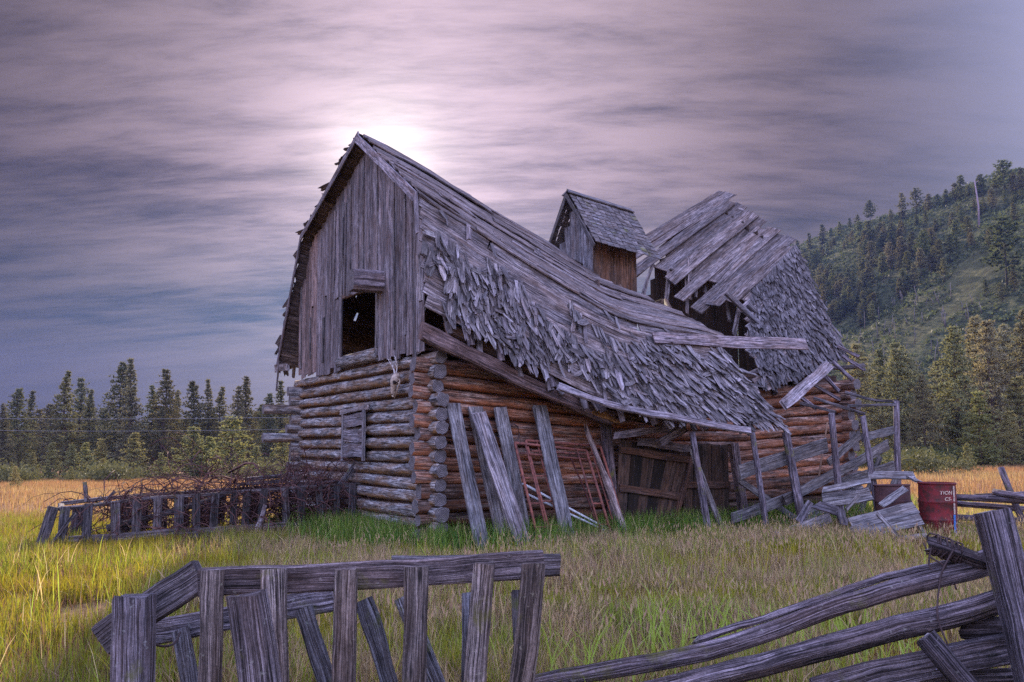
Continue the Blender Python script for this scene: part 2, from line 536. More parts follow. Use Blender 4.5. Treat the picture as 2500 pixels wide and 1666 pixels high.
def put(name, md, mats, parent=None, color=None, world=True):
    """one mesh object; vertices given in world space unless world=False (then in the parent's space)"""
    mats = mats if isinstance(mats, (list, tuple)) else [mats]
    if parent is not None:
        inv = None
        if world:
            inv = PMAT[parent.name].inverted()
        o = bpy.data.objects.new(name, md.mesh(name, mats, inv=inv))
        o.parent = parent
    else:
        c = np.concatenate(md.v).mean(0)
        c[2] = np.concatenate(md.v)[:, 2].min()
        o = bpy.data.objects.new(name, md.mesh(name, mats, off=c))
        o.location = c
        PMAT[o.name] = Matrix.Translation(Vector(c))
    COL.objects.link(o)
    if color is None:
        t = rnd.uniform(0.78, 1.2); q = rnd.uniform(-0.04, 0.04)
        color = (t * (1 + q), t, t * (1 - q))
    o.color = (*color, 1.0)
    if parent is not None:
        PMAT[o.name] = PMAT[parent.name].copy()
    return o

PMAT = {}
def root(name, loc, label, cat, group=None, rz=0.0):
    o = bpy.data.objects.new(name, None)
    o.empty_display_size = 0.2
    COL.objects.link(o)
    o.location = loc
    o.rotation_euler = (0, 0, rz)
    PMAT[o.name] = Matrix.Translation(Vector(loc)) @ Matrix.Rotation(rz, 4, 'Z')
    tag(o, label, cat, group)
    return o

def part(name, parent):
    """an Empty that is a part and holds its pieces"""
    o = bpy.data.objects.new(name, None)
    o.empty_display_size = 0.1
    COL.objects.link(o)
    o.parent = parent
    PMAT[o.name] = PMAT[parent.name].copy()
    return o

def tag(o, label=None, cat=None, group=None, kind=None):
    if label: o['label'] = label
    if cat: o['category'] = cat
    if group: o['group'] = group
    if kind: o['kind'] = kind
    return o

def tube(path, r, md=None, K=5, seg=None, taper=None):
    P = np.asarray(path, float)
    t = N3(P[-1] - P[0])
    nrm = np.array([0, 0, 1.0]) if abs(t[2]) < 0.8 else np.array([0.3, 1.0, 0])
    return sweep(P, r, 0, nrm, md=md, kind='log', K=K, seg=seg, taper=taper)

def smooth_path(pts, n):
    """Catmull-Rom through points"""
    p = np.asarray(pts, float)
    p = np.vstack([2 * p[0] - p[1], p, 2 * p[-1] - p[-2]])
    m = len(p) - 3
    o = []
    for t in np.linspace(0, m - 1e-6, n):
        i = int(t); f = t - i
        a, b, c, d = p[i:i + 4]
        o.append(0.5 * (2 * b + (c - a) * f + (2 * a - 5 * b + 4 * c - d) * f * f + (3 * b - a - 3 * c + d) * f ** 3))
    return np.array(o)

def ground_z(x, y):
    k = np.clip((20 - x) / 40.0, 0, 1)
    return -0.011 * np.clip(y - 25, 0, 130) * k

def tone(lo, hi, warm=0.0):
    """one brightness for a piece, with only a trace of hue"""
    t = rnd.uniform(lo, hi); q = rnd.uniform(-.03, .03) + warm
    return (t * (1 + q), t, t * (1 - q))

# ---- measured positions, in metres
TALL = [(-60.9,95,-0.77,9.1),(-62.0,100,-0.82,11.4),(-65.4,108,-0.91,11.9),(-58.4,104,-0.87,14.0),(-60.9,112,-0.96,14.1),(-55.7,105,-0.88,11.7),(-54.0,110,-0.93,16.0),(-49.9,104,-0.87,15.7),(-50.9,112,-0.96,12.8),(-47.4,108,-0.91,14.7),(-49.0,116,-1.0,12.6),(-44.4,110,-0.93,13.2),(-43.5,114,-0.98,13.9),(-43.0,118,-1.02,13.1),(-38.0,110,-0.93,12.5),(-37.6,113,-0.97,14.2),(-32.9,108,-0.91,11.2),(-33.6,116,-1.0,13.8),(-30.0,110,-0.93,12.5)]
YOUNG = [(-48.1,80,-0.6,2.9),(-49.7,86,-0.67,4.1),(-46.4,84,-0.65,3.8),(-44.9,84,-0.65,4.0),(-44.4,86,-0.67,4.4),(-39.9,84,-0.65,5.0),(-40.0,78,-0.58,2.2),(-35.3,80,-0.6,2.7),(-32.9,82,-0.63,5.5),(-31.8,84,-0.65,4.5),(-28.0,80,-0.6,6.4),(-25.7,80,-0.6,3.3),(-24.7,82,-0.63,2.7),(-24.4,85,-0.66,5.1),(-21.4,80,-0.6,3.0),(-39.8,72,-0.52,1.4),(-32.3,52,-0.3,1.4),(-27.9,76,-0.56,1.8),(-23.2,74,-0.54,1.4)]
FILL = [(-95.2,144.7,-1.32,10.1),(-94.5,148.0,-1.35,10.3),(-93.9,148.5,-1.36,11.5),(-77.4,126.9,-1.12,8.4),(-82.3,138.1,-1.24,11.6),(-75.1,129.6,-1.15,11.8),(-81.4,143.9,-1.31,9.2),(-70.3,127.6,-1.13,8.7),(-65.8,124.0,-1.09,10.9),(-66.4,129.6,-1.15,11.0),(-65.0,131.5,-1.17,8.6),(-67.8,141.6,-1.28,10.5),(-66.8,142.0,-1.29,8.9),(-58.9,131.8,-1.17,8.5),(-55.9,127.8,-1.13,10.9),(-59.3,139.7,-1.26,11.3),(-54.3,132.8,-1.19,9.3),(-53.2,136.5,-1.23,9.0),(-53.2,142.3,-1.29,10.6),(-44.9,124.6,-1.1,7.7),(-42.0,124.5,-1.09,8.1),(-44.7,139.0,-1.25,10.8),(-40.3,128.7,-1.14,11.3),(-41.3,143.6,-1.3,11.8),(-36.1,133.0,-1.19,8.2),(-37.8,144.2,-1.31,10.4)]
RTALL = [(38.1,88,0,13.6),(42.9,92,0,13.5),(41.5,86,0,13.4),(47.0,95,0,14.2),(42.3,82,0,9.4),(47.0,84,0,14.8),(54.5,92,0,17.3),(53.3,88,0,16.1),(59.9,96,0,16.9),(58.4,90,0,17.6),(43.9,98,0,11.8),(52.8,98,0,12.7)]
RYOUNG = [(42.3,72,0,6.9),(46.1,74,0,5.3),(49.6,78,0,8.9),(37.5,66,0,2.2),(35.7,76,0,1.6),(47.3,84,0,5.9)]
SKYT = [(153.7,430.0,105.9,6.6),(157.3,428.5,108.3,7.9),(161.4,422.5,110.3,8.7),(163.6,410.0,109.6,10.5),(170.2,403.5,113.3,7.1),(173.9,399.5,115.3,5.3),(175.3,379.5,112.6,10.7),(177.5,352.5,109.2,12.0),(177.6,340.5,107.1,10.9),(177.3,329.5,104.8,7.5),(179.0,325.5,105.3,5.0),(178.9,319.0,104.0,6.2),(180.4,315.0,104.3,7.1),(179.4,309.0,102.5,9.5),(178.5,302.5,100.6,5.6),(179.4,296.0,99.8,7.9),(179.6,287.0,97.5,6.5),(179.5,282.0,96.1,11.9),(180.7,278.5,96.1,7.2),(181.0,274.5,95.3,7.9),(178.4,297.0,99.3,6.1),(165.8,403.5,110.0,6.2),(172.0,386.0,111.4,6.8),(171.9,362.0,106.8,5.2),(174.6,357.5,108.0,6.3)]
HILLT = [(149.2,385.5,94.2,8.7),(176.0,284.5,94.2,6.9),(152.5,399.0,99.2,8.3),(175.6,276.0,91.7,6.6),(165.3,317.0,93.4,5.6),(157.8,386.0,100.7,6.2),(164.2,290.5,86.9,4.7),(144.8,392.5,92.2,7.8),(162.7,340.0,95.8,7.0),(172.0,283.0,90.8,5.3),(145.7,392.5,92.8,5.8),(159.9,316.5,89.2,5.0),(165.9,287.0,87.3,6.0),(173.2,290.5,93.7,5.5),(149.7,374.5,92.5,6.5),(157.4,319.5,87.9,7.4),(176.6,270.0,90.8,5.2),(168.8,292.0,90.7,5.1),(163.5,342.0,96.7,6.3),(173.9,264.5,87.4,5.5),(164.1,323.5,93.7,5.0),(154.2,352.5,91.7,8.2),(156.8,337.5,90.9,7.6),(166.4,293.5,89.4,6.5),(157.5,338.5,91.6,5.9),(160.1,318.5,89.8,6.9),(153.5,346.0,90.0,7.3),(168.8,317.0,96.0,6.3),(154.6,359.0,93.3,6.9),(170.5,282.0,89.4,6.4),(157.5,342.0,92.3,7.5),(172.8,284.0,91.7,6.6),(172.0,277.0,89.2,6.8),(175.6,271.0,90.4,5.4),(150.4,371.5,92.5,8.9),(160.6,321.0,90.6,7.0),(170.9,295.5,93.3,6.6),(163.3,307.0,90.1,5.8),(163.3,299.5,88.6,6.3),(171.5,298.0,94.4,4.8),(159.9,327.0,91.3,5.4),(166.5,295.0,89.8,4.4),(164.4,329.5,95.0,4.9),(154.1,390.0,98.7,6.3),(158.9,384.0,101.1,7.4),(158.8,337.5,92.4,6.9),(152.1,356.5,90.9,5.1),(162.4,339.5,95.5,6.3),(148.7,382.0,93.1,7.0),(147.8,404.5,96.7,6.2),(165.0,316.5,93.1,6.5),(173.7,268.0,88.2,5.0),(170.5,282.5,89.5,5.1),(151.7,381.5,95.3,7.7),(173.0,267.0,87.3,5.5),(155.5,337.0,89.8,4.9),(150.8,389.5,96.2,8.1),(151.3,381.0,94.9,9.0),(160.3,341.5,94.2,5.7),(153.1,345.5,89.6,6.3),(117.9,256.5,43.3,9.3),(112.7,286.0,47.1,9.9),(127.0,309.5,63.3,13.4),(127.5,305.5,62.9,10.5),(119.6,313.0,58.4,10.5),(116.5,293.0,51.8,11.9),(122.0,328.0,63.0,10.1),(119.9,262.0,46.2,7.9),(132.2,333.0,71.6,14.5),(119.8,301.0,56.3,10.3),(121.5,282.0,52.7,11.0),(116.1,304.5,54.2,9.5),(126.2,299.5,60.7,9.3),(123.6,294.0,57.4,9.5),(122.2,277.5,52.0,7.3),(123.7,313.5,61.6,13.2),(123.7,272.5,51.8,7.1),(125.4,282.5,55.7,10.2),(121.4,278.0,51.5,9.6),(126.5,277.0,55.1,9.1),(130.0,288.0,60.6,8.9),(132.5,294.5,64.2,12.0),(124.9,286.5,56.4,8.8),(116.9,264.0,44.5,7.5),(121.7,293.0,55.7,10.2),(131.9,327.5,70.3,11.9),(132.4,295.5,64.4,8.8),(119.1,266.5,46.8,10.0),(117.0,314.0,56.6,13.6),(121.5,262.0,47.4,7.0),(129.5,287.5,60.1,10.7),(121.1,263.5,47.5,7.4),(114.0,287.0,48.3,8.2),(125.1,292.0,57.9,8.4),(133.4,310.0,68.2,8.6),(134.1,329.0,72.2,8.8),(118.7,280.0,50.0,11.6),(124.7,325.0,64.4,10.2),(123.4,289.0,55.9,12.3),(134.6,330.5,72.9,12.6),(119.4,310.5,57.8,10.8),(123.6,271.0,51.3,10.0),(121.2,306.5,58.4,9.3),(123.5,280.0,53.6,7.9),(126.0,320.5,64.6,12.5),(117.3,303.0,54.8,11.4),(118.4,313.0,57.5,8.6),(120.2,314.5,59.1,9.4),(124.8,275.5,53.4,8.7),(133.1,298.0,65.6,11.6),(133.4,354.0,76.4,15.2),(129.1,296.5,62.2,8.2),(121.8,264.0,48.2,10.7),(119.5,311.5,58.0,10.0),(127.0,323.0,65.8,11.9),(125.4,310.5,62.3,8.7),(121.7,271.5,50.0,10.9),(116.0,282.5,48.6,9.9),(121.9,286.0,54.0,11.2),(133.1,325.5,70.9,8.6),(136.1,348.0,77.3,14.5),(117.9,284.0,50.5,7.3),(115.7,279.5,47.6,10.3),(123.3,300.0,58.7,8.3),(132.5,343.0,73.7,11.1),(115.3,284.0,48.5,8.1),(128.7,325.5,67.5,9.3),(129.7,325.5,68.3,11.2),(112.2,301.0,50.6,9.7),(121.4,265.0,48.1,10.0),(130.1,258.5,52.9,7.9),(147.0,277.0,70.4,11.7),(150.9,280.0,74.2,9.1),(145.8,324.5,80.2,9.7),(128.8,260.5,52.4,9.3),(139.6,288.0,67.8,9.8),(136.9,255.0,57.1,8.1),(134.2,282.5,62.3,13.5),(143.1,271.5,66.1,13.1),(152.0,339.5,87.6,15.0),(152.4,305.5,81.6,12.1),(143.4,251.5,61.1,8.9),(151.6,330.5,85.7,15.5),(130.5,258.0,53.1,7.6),(152.4,319.0,84.1,11.6),(145.0,319.5,78.7,11.7),(152.2,313.5,83.0,9.1),(151.8,266.5,71.3,10.3),(138.9,280.0,65.2,8.4),(150.3,309.0,80.7,12.2),(141.2,251.5,59.4,11.5),(153.6,324.0,86.0,12.8),(138.5,273.5,63.2,9.9),(136.1,260.0,57.8,12.2),(140.2,289.5,68.7,13.1),(149.9,315.5,81.6,10.9),(130.5,286.5,60.6,12.9),(149.5,307.5,79.8,9.2),(151.0,316.0,82.5,11.7),(147.5,284.0,72.6,8.4),(153.7,287.0,78.1,9.3),(141.9,294.5,71.3,8.9),(144.5,289.5,71.9,12.7),(131.8,256.5,53.7,10.7),(140.4,259.5,60.9,9.7),(139.2,254.0,58.5,12.2),(137.3,256.0,57.7,8.7),(145.6,265.5,66.4,8.2),(148.0,325.5,82.1,11.0),(147.2,277.0,70.6,8.2),(141.1,260.5,61.7,7.5),(149.5,330.0,84.0,11.8),(132.8,240.5,50.2,9.8),(140.1,295.0,70.0,10.5),(153.7,314.5,84.3,12.7),(137.5,250.5,56.4,7.6),(149.2,290.5,75.7,12.5),(130.0,260.0,53.3,11.6),(142.9,310.0,75.3,14.6),(141.8,281.5,67.8,10.5),(130.2,208.5,39.9,6.5),(139.5,217.5,49.2,5.4),(144.6,229.0,56.0,5.5),(157.6,244.0,69.8,7.8),(131.1,217.0,42.8,6.3),(149.2,253.5,65.9,6.7),(146.6,239.0,60.2,8.3),(146.6,248.5,62.7,6.7),(133.0,207.5,41.7,7.5),(145.0,235.0,57.9,6.0),(142.5,225.5,53.6,5.4),(155.6,265.5,73.9,9.1),(143.1,373.0,87.2,10.7),(127.7,359.5,73.2,10.6),(124.0,336.0,66.0,8.2),(134.0,393.0,84.2,10.5),(138.2,395.5,87.8,9.4),(141.7,414.0,93.9,10.1),(127.0,350.5,70.9,8.7),(123.4,320.0,62.6,9.6),(127.8,343.0,70.1,9.0),(137.5,363.5,81.3,9.7),(132.3,355.5,75.9,8.4),(151.2,438.0,105.5,10.6),(125.2,341.0,67.8,9.5),(120.3,340.0,64.0,8.0),(148.8,396.5,95.9,11.2),(119.5,322.5,60.1,9.6),(122.9,330.5,64.1,9.3),(143.7,388.5,90.6,10.1),(141.6,369.5,85.5,11.3),(137.0,374.0,82.9,7.7),(145.8,405.5,95.4,11.1),(121.0,317.0,60.2,8.5),(148.7,413.5,99.1,11.4),(126.6,346.0,69.8,8.5),(134.0,212.0,43.7,24.0)]
SNAG = [(125.6,218.5,39.1,3.3),(107.3,243.5,31.9,6.4),(104.8,250.0,31.7,6.0),(122.0,281.0,52.8,5.6),(113.1,202.0,25.3,4.7),(114.8,242.5,37.3,4.7),(124.0,214.5,36.8,3.1),(107.3,210.0,23.1,2.7),(117.5,299.5,54.3,6.0),(123.2,239.5,42.8,3.1),(113.0,221.5,30.4,5.0),(127.1,234.5,44.3,4.3),(112.0,200.0,24.0,3.1),(117.2,207.5,29.9,5.6),(104.7,242.5,29.7,6.1),(123.9,254.0,47.1,3.3),(120.2,286.5,52.8,3.5),(125.2,242.0,44.9,5.7),(112.5,208.5,26.6,5.1),(110.1,206.0,24.1,5.7),(107.7,209.0,23.1,2.3),(120.4,295.0,55.2,3.9),(113.3,244.0,36.5,5.4),(126.9,233.0,43.8,3.9),(117.9,235.5,37.8,2.7),(118.8,232.0,37.5,5.2),(105.1,215.5,22.9,5.9),(99.3,249.5,27.5,5.7),(121.3,270.0,49.3,5.0),(106.4,232.0,28.2,6.2),(117.6,252.0,41.8,4.7),(112.1,211.0,27.0,4.3),(115.1,257.0,41.3,6.5),(125.5,252.5,47.9,4.4),(105.7,243.5,30.7,2.6),(121.6,274.0,50.6,5.0),(120.9,203.5,31.6,3.4),(128.2,219.0,41.1,3.5),(129.0,230.5,44.7,5.5),(124.9,269.5,51.9,3.8),(116.5,241.5,38.3,4.6),(114.5,288.5,49.1,8.0),(114.2,238.5,35.7,2.6),(100.2,227.0,22.2,5.1),(125.4,253.5,48.1,4.2),(120.0,218.0,34.8,4.5),(118.1,205.0,29.9,4.4),(121.8,309.0,59.3,7.4),(104.9,223.0,24.7,5.6),(123.0,212.0,35.4,6.0),(111.5,205.0,24.9,2.5),(120.4,218.5,35.2,6.1),(126.4,211.5,37.8,3.7),(111.2,251.5,36.9,3.7),(125.2,237.0,43.6,3.0),(124.3,257.0,48.2,4.2),(114.2,199.0,25.4,2.6),(96.4,249.5,25.3,6.9),(124.3,242.0,44.3,3.3),(114.0,197.0,24.7,1.9),(110.6,261.0,39.0,3.7),(120.9,221.5,36.3,5.3),(107.4,258.0,35.8,7.2),(126.2,235.5,44.0,2.7),(119.3,228.5,36.9,3.7),(112.2,231.0,32.3,6.4),(107.9,248.0,33.5,3.5),(110.4,221.0,28.3,2.6),(109.8,226.0,29.2,2.1),(120.3,219.0,35.2,4.1)]
FL = {'rail': [(-1.44,3.7,0.936),(-0.667,3.72,0.959),(0.144,3.75,0.996)],'brace': [(-1.907,3.78,0.667),(-1.435,3.72,0.974)],'back_rail': [(-1.913,4.2,0.601),(-0.933,4.25,0.761)],'back_rail_b': [(-0.636,4.2,0.93),(0.243,4.22,0.927)],'post': [(-1.662,3.55,0.933),(-1.632,3.5,0.39)],'stub': [(-1.072,3.25,0.966),(-0.96,3.2,0.434)],'slats': [[(-1.353,3.64,0.999),(-1.344,3.6,0.32)],[(-1.08,3.64,1.0),(-1.043,3.6,0.318)],[(-0.754,3.64,1.001),(-0.749,3.6,0.315)],[(-0.437,3.64,1.012),(-0.448,3.6,0.312)],[(-0.133,3.64,1.017),(-0.194,3.6,0.31)],[(0.09,3.64,1.018),(0.007,3.6,0.308)]],'backslats': [[(-1.711,4.17,0.632),(-1.558,4.05,0.173)],[(-1.079,4.17,0.729),(-0.853,4.05,0.167)],[(-0.772,4.17,0.774),(-0.55,4.05,0.164)],[(-0.574,4.17,0.78),(-0.298,4.05,0.162)],[(-0.225,4.17,0.804),(-0.218,4.05,0.161)],[(0.077,4.17,0.813),(0.046,4.05,0.159)],[(0.031,4.17,0.812),(0.054,4.05,0.158)]],'hook': [(-1.602,3.6,0.814),(-1.608,3.62,0.704),(-1.605,3.7,0.653),(-1.628,3.9,0.618),(-1.682,4.1,0.627)]}
FR = {'post': [(2.158,3.62,1.23),(2.238,3.5,0.422)],'rail1': [(0.045,4.1,0.357),(0.494,4.05,0.445),(0.991,4.0,0.551),(1.482,3.95,0.733),(1.799,3.85,0.855),(2.253,3.8,0.98)],'rail1b': [(0.889,4.08,0.561),(1.309,4.03,0.713),(1.889,3.95,0.905),(2.282,3.86,1.024)],'rail2': [(0.589,3.9,0.354),(1.241,3.85,0.522),(1.708,3.8,0.66),(2.24,3.75,0.808)],'rail3': [(1.372,3.75,0.409),(1.851,3.72,0.53),(2.272,3.7,0.613)],'block': [(2.108,3.85,0.659),(2.27,3.75,0.69)],'diag': [(1.82,3.6,0.694),(2.027,3.5,0.39)],'stub': [(2.007,3.9,1.059),(2.207,3.74,0.977)],'beyond': [[(2.273,3.75,1.028),(2.613,3.9,0.89)],[(2.252,3.7,0.887),(2.537,3.8,0.778)],[(1.936,3.9,0.417),(2.338,3.7,0.486)]],'wire': [(1.995,3.85,1.057),(1.97,3.84,0.962),(1.99,3.8,0.93),(2.055,3.8,0.891),(2.072,3.8,0.853)],'wire2': [(2.073,3.8,1.043),(1.999,3.78,0.942),(1.969,3.76,0.861),(1.947,3.74,0.791),(1.939,3.72,0.721),(1.974,3.7,0.598)],'wire3': [(1.956,3.8,1.006),(2.006,3.79,0.973),(2.083,3.83,0.924)]}
FF = [[(8.311,15.2,0.634),(9.355,14.6,0.596)],[(8.413,15.4,0.498),(9.51,14.8,0.419)],[(8.912,14.9,0.734),(9.268,14.4,0.666)],[(8.328,15.2,0.265),(9.368,14.6,0.227)],[(9.083,15.8,0.611),(10.045,15.6,0.667)],[(9.252,15.2,1.18),(9.327,14.8,0.264)]]
FEED_RAIL = [(-7.533,13.4,0.701),(-5.831,14.6,0.829),(-2.898,16.1,0.971)]
FEED_SLAT = [(-7.49,13.44,0.7),(-7.21,13.65,0.73),(-6.89,13.89,0.75),(-6.6,14.09,0.77),(-6.32,14.28,0.79),(-6.03,14.48,0.81),(-5.79,14.62,0.83),(-5.49,14.79,0.84),(-5.2,14.95,0.86),(-5.0,15.06,0.87),(-4.72,15.21,0.88),(-4.4,15.37,0.9),(-4.11,15.52,0.91),(-3.81,15.67,0.93),(-3.49,15.82,0.94),(-3.2,15.96,0.96),(-2.94,16.08,0.97)]
FEED_BACK = [(-7.79,14.41,0.67),(-7.16,14.84,0.71),(-6.91,15.0,0.73),(-6.63,15.17,0.75),(-6.3,15.38,0.78),(-5.95,15.57,0.8),(-5.71,15.69,0.81),(-5.16,15.97,0.84),(-4.58,16.25,0.87),(-3.91,16.57,0.9)]
SIDE = {'lean': [([(0.23,0.28,2.36),(0.4,0.95,0.1)],0.25),([(0.68,0.2,2.32),(0.94,0.7,0.08)],0.27),([(0.66,0.36,2.21),(1.02,1.15,0.11)],0.28),([(1.16,0.2,2.31),(1.4,0.62,0.1)],0.25),([(1.92,0.25,2.36),(2.01,0.95,0.11)],0.28)],'pole': [(2.83,0.3,2.05),(3.21,1.0,0.06)],'rod': [(2.5,0.3,1.51),(2.84,0.6,0.26)],'pipes': [[(1.44,0.45,1.03),(3.14,0.95,0.08)],[(1.48,0.5,0.86),(3.14,1.0,0.04)]],'frameA': [(1.32,0.42,1.71),(2.79,0.42,1.57),(1.38,1.0,0.19),(2.86,1.0,0.15)],'frameB': [(1.57,0.36,1.75),(3.14,0.36,1.65),(1.7,0.9,0.16),(3.3,0.9,0.04)],'door1': [(3.54,0.4,1.79),(5.31,0.4,1.58),(3.44,0.4,0.36),(4.74,0.4,0.14)],'door2': [(5.18,0.3,1.68),(6.38,0.3,1.68),(5.12,0.3,0.12),(6.31,0.3,0.05)],'jamb': [[(3.33,0.28,2.1),(3.5,0.28,0.16)],[(6.31,0.5,1.7),(6.49,0.6,0.07)]],'posts': [([(4.48,1.3,1.89),(4.69,1.4,0.15)],0.13),([(5.68,1.6,1.88),(5.9,1.65,0.1)],0.12),([(6.56,1.6,1.89),(6.77,1.75,0.06)],0.19),([(7.51,1.9,2.26),(7.67,1.9,0.06)],0.14),([(8.37,1.95,2.21),(8.54,2.1,0.02)],0.15),([(10.29,1.4,2.6),(10.15,1.4,-0.03)],0.16)],'rails': [([(5.54,1.45,1.14),(7.68,1.75,1.65)],0.27),([(5.27,1.5,0.32),(6.79,1.6,0.66)],0.2),([(6.44,1.7,0.6),(9.58,1.75,1.65)],0.2),([(7.63,1.75,1.28),(8.62,1.8,1.84)],0.16),([(8.66,1.8,1.78),(10.14,1.5,1.96)],0.17),([(8.17,1.6,0.85),(10.08,1.5,1.2)],0.22)],'rods': [[(7.5,1.2,2.48),(7.63,1.9,2.27)],[(8.12,1.0,2.62),(8.45,1.95,2.24)],[(9.93,0.4,2.84),(10.19,0.9,2.63),(10.34,1.4,2.58)],[(8.7,1.4,2.44),(10.34,1.4,2.51)]],'rope': [(8.27,1.2,2.11),(8.12,1.2,1.62),(7.93,1.25,1.21),(7.76,1.3,0.77)],'rough': [(9.42,0.35,3.4),(7.25,0.9,2.45)],'stickout': [(10.3,-0.2,3.45),(11.22,0,3.54)],'fallen': [[(3.16,0.75,1.84),(4.55,0.8,1.98)],[(4.05,0.8,1.64),(4.71,0.95,2.01)],[(3.92,0.5,1.72),(5.13,0.6,1.58)]],'fascia': [(1.8,1.0,2.64),(2.87,1.15,2.32),(4.02,1.4,2.13),(5.54,1.75,1.89)],'brace_r': [(6.45,1.55,2.08),(6.63,1.65,1.81)],'sun': 0}
SKULL = (-0.22,-0.95,2.85)
BARREL = ((6.98,13.2,0.99),(6.87,14.4,0.91))
DEB = [([(5.607,14.6,0.809),(6.457,14.4,0.999)],0.12),([(5.636,14.7,0.603),(6.49,14.5,0.753)],0.3),([(5.682,13.6,0.275),(6.903,13.8,0.538)],0.25),([(5.583,13.3,0.148),(6.797,13.4,0.417)],0.28),([(6.005,13.3,0.499),(6.242,13.1,0.129)],0.08),([(5.726,13.9,0.487),(6.051,14.0,0.76)],0.06),([(6.399,14.0,0.565),(6.928,14.1,0.875)],0.13),([(5.264,14.2,0.635),(4.961,14.0,0.297)],0.12),([(5.221,13.9,0.604),(5.519,13.6,0.496)],0.22),([(5.495,13.5,0.571),(5.495,13.4,0.274)],0.13),([(6.824,13.6,0.312),(6.808,13.3,0.07)],0.06),([(6.16,13.1,0.077),(6.813,13.2,0.127)],0.1),([(3.628,12.8,0.119),(3.958,12.7,0.063)],0.08),([(4.336,13.2,0.203),(4.325,12.9,-0.027)],0.1),([(6.92,15.6,1.053),(7.736,15.4,1.035)],0.2),([(7.617,15.4,1.012),(7.605,15.0,0.924)],0.14)]

# ------------------------------------------------------------------ the setting: ground, hills
def vnoise(x, y, s, seed=0):
    """smooth value noise, vectorised"""
    x = np.asarray(x, float) / s; y = np.asarray(y, float) / s
    xi, yi = np.floor(x).astype(int), np.floor(y).astype(int)
    fx, fy = x - xi, y - yi
    fx = fx * fx * (3 - 2 * fx); fy = fy * fy * (3 - 2 * fy)
    def hsh(a, b):
        n = np.sin(a * 127.1 + b * 311.7 + seed * 74.7) * 43758.5453
        return n - np.floor(n)
    return (hsh(xi, yi) * (1 - fx) + hsh(xi + 1, yi) * fx) * (1 - fy) + (hsh(xi, yi + 1) * (1 - fx) + hsh(xi + 1, yi + 1) * fx) * fy

def hill_z(x, y):
    x = np.asarray(x, float); y = np.asarray(y, float)
    xb = np.where(y > 300, 45 - 0.25 * (y - 300), 45 + 0.35 * (300 - y))
    xr = 193 - 0.15 * np.maximum(0, y - 300)
    z = 0.75 * (np.minimum(x, xr) - xb) - np.maximum(0, x - xr) * 0.35
    z = z - np.maximum(0, y - 520) * 0.5
    b = 24 * np.exp(-(((x - 105) / 30) ** 2 + ((y - 150) / 34) ** 2))
    return np.maximum(z, b - 1.0)

def grid_object(name, X, Y, Z, mat, label=None, kind='structure'):
    ny, nx = X.shape
    v = np.stack([X.ravel(), Y.ravel(), Z.ravel()], 1)
    i = np.arange(ny * nx).reshape(ny, nx)
    f = np.stack([i[:-1, :-1].ravel(), i[:-1, 1:].ravel(), i[1:, 1:].ravel(), i[1:, :-1].ravel()], 1)
    me = bpy.data.meshes.new(name)
    me.from_pydata(v.tolist(), [], f.tolist())
    me.polygons.foreach_set('use_smooth', [True] * len(f))
    me.materials.append(mat)
    o = bpy.data.objects.new(name, me)
    COL.objects.link(o)
    tag(o, label, None, None, kind)
    return o

def ground_mat():
    m, nt, b, out = new_mat('dry_earth_and_thatch')
    k = NT(nt)
    pos = k.n('ShaderNodeNewGeometry').outputs['Position']
    a = k.noise(pos, 0.5, 6, 0.6); c = k.noise(pos, 9.0, 6, 0.7); d = k.noise(pos, 45.0, 4, 0.7)
    near = k.ramp(c, [(0.32, (0.12, 0.08, 0.05)), (0.55, (0.26, 0.175, 0.10)), (0.75, (0.38, 0.29, 0.17))])
    near = k.mix(k.ramp(a, [(0.4, 0.0), (0.62, 0.55)]), near, (0.22, 0.11, 0.05))
    far = k.ramp(k.noise(pos, 0.22, 5, 0.6), [(0.35, (0.19, 0.085, 0.045)), (0.6, (0.27, 0.125, 0.065)), (0.75, (0.22, 0.15, 0.07))])
    sp = k.n('ShaderNodeSeparateXYZ')
    nt.links.new(pos, sp.inputs[0])
    mr = k.n('ShaderNodeMapRange')
    k.put(sp.outputs[1], mr.inputs[0]); mr.inputs[1].default_value = 18; mr.inputs[2].default_value = 30
    col = k.mix(mr.outputs[0], near, far)
    nt.links.new(col, b.inputs['Base Color'])
    b.inputs['Roughness'].default_value = 1.0
    b.inputs['Specular IOR Level'].default_value = 0.05
    nt.links.new(k.bump(k.math('ADD', c, d), 0.7, 0.04), b.inputs['Normal'])
    return m

def hill_mat(name, c0, c1, c2):
    m, nt, b, out = new_mat(name)
    k = NT(nt)
    pos = k.n('ShaderNodeNewGeometry').outputs['Position']
    a = k.noise(pos, 0.02, 5, 0.6); c = k.noise(pos, 0.35, 6, 0.7)
    col = k.ramp(c, [(0.36, c0), (0.52, c1), (0.68, c2)])
    col = k.mix(k.ramp(a, [(0.42, 0.0), (0.66, 0.6)]), col, tuple(x * 0.75 for x in c2))
    nt.links.new(col, b.inputs['Base Color'])
    b.inputs['Roughness'].default_value = 1.0
    b.inputs['Specular IOR Level'].default_value = 0.05
    nt.links.new(k.bump(c, 1.0, 1.5), b.inputs['Normal'])
    return m

rings = np.concatenate([np.linspace(0.0, 30, 61), np.geomspace(31, 1130, 60)])
ang = np.linspace(0, 2 * math.pi, 181)
RR, AA = np.meshgrid(rings, ang)
GX, GY = RR * np.sin(AA), RR * np.cos(AA)
GZ = ground_z(GX, GY) + np.where(RR < 200, (vnoise(GX, GY, 1.7) - 0.5) * 0.05, 0)
ground = grid_object('ground', GX, GY, GZ, ground_mat(), 'flat meadow ground of brown earth and dry thatch')

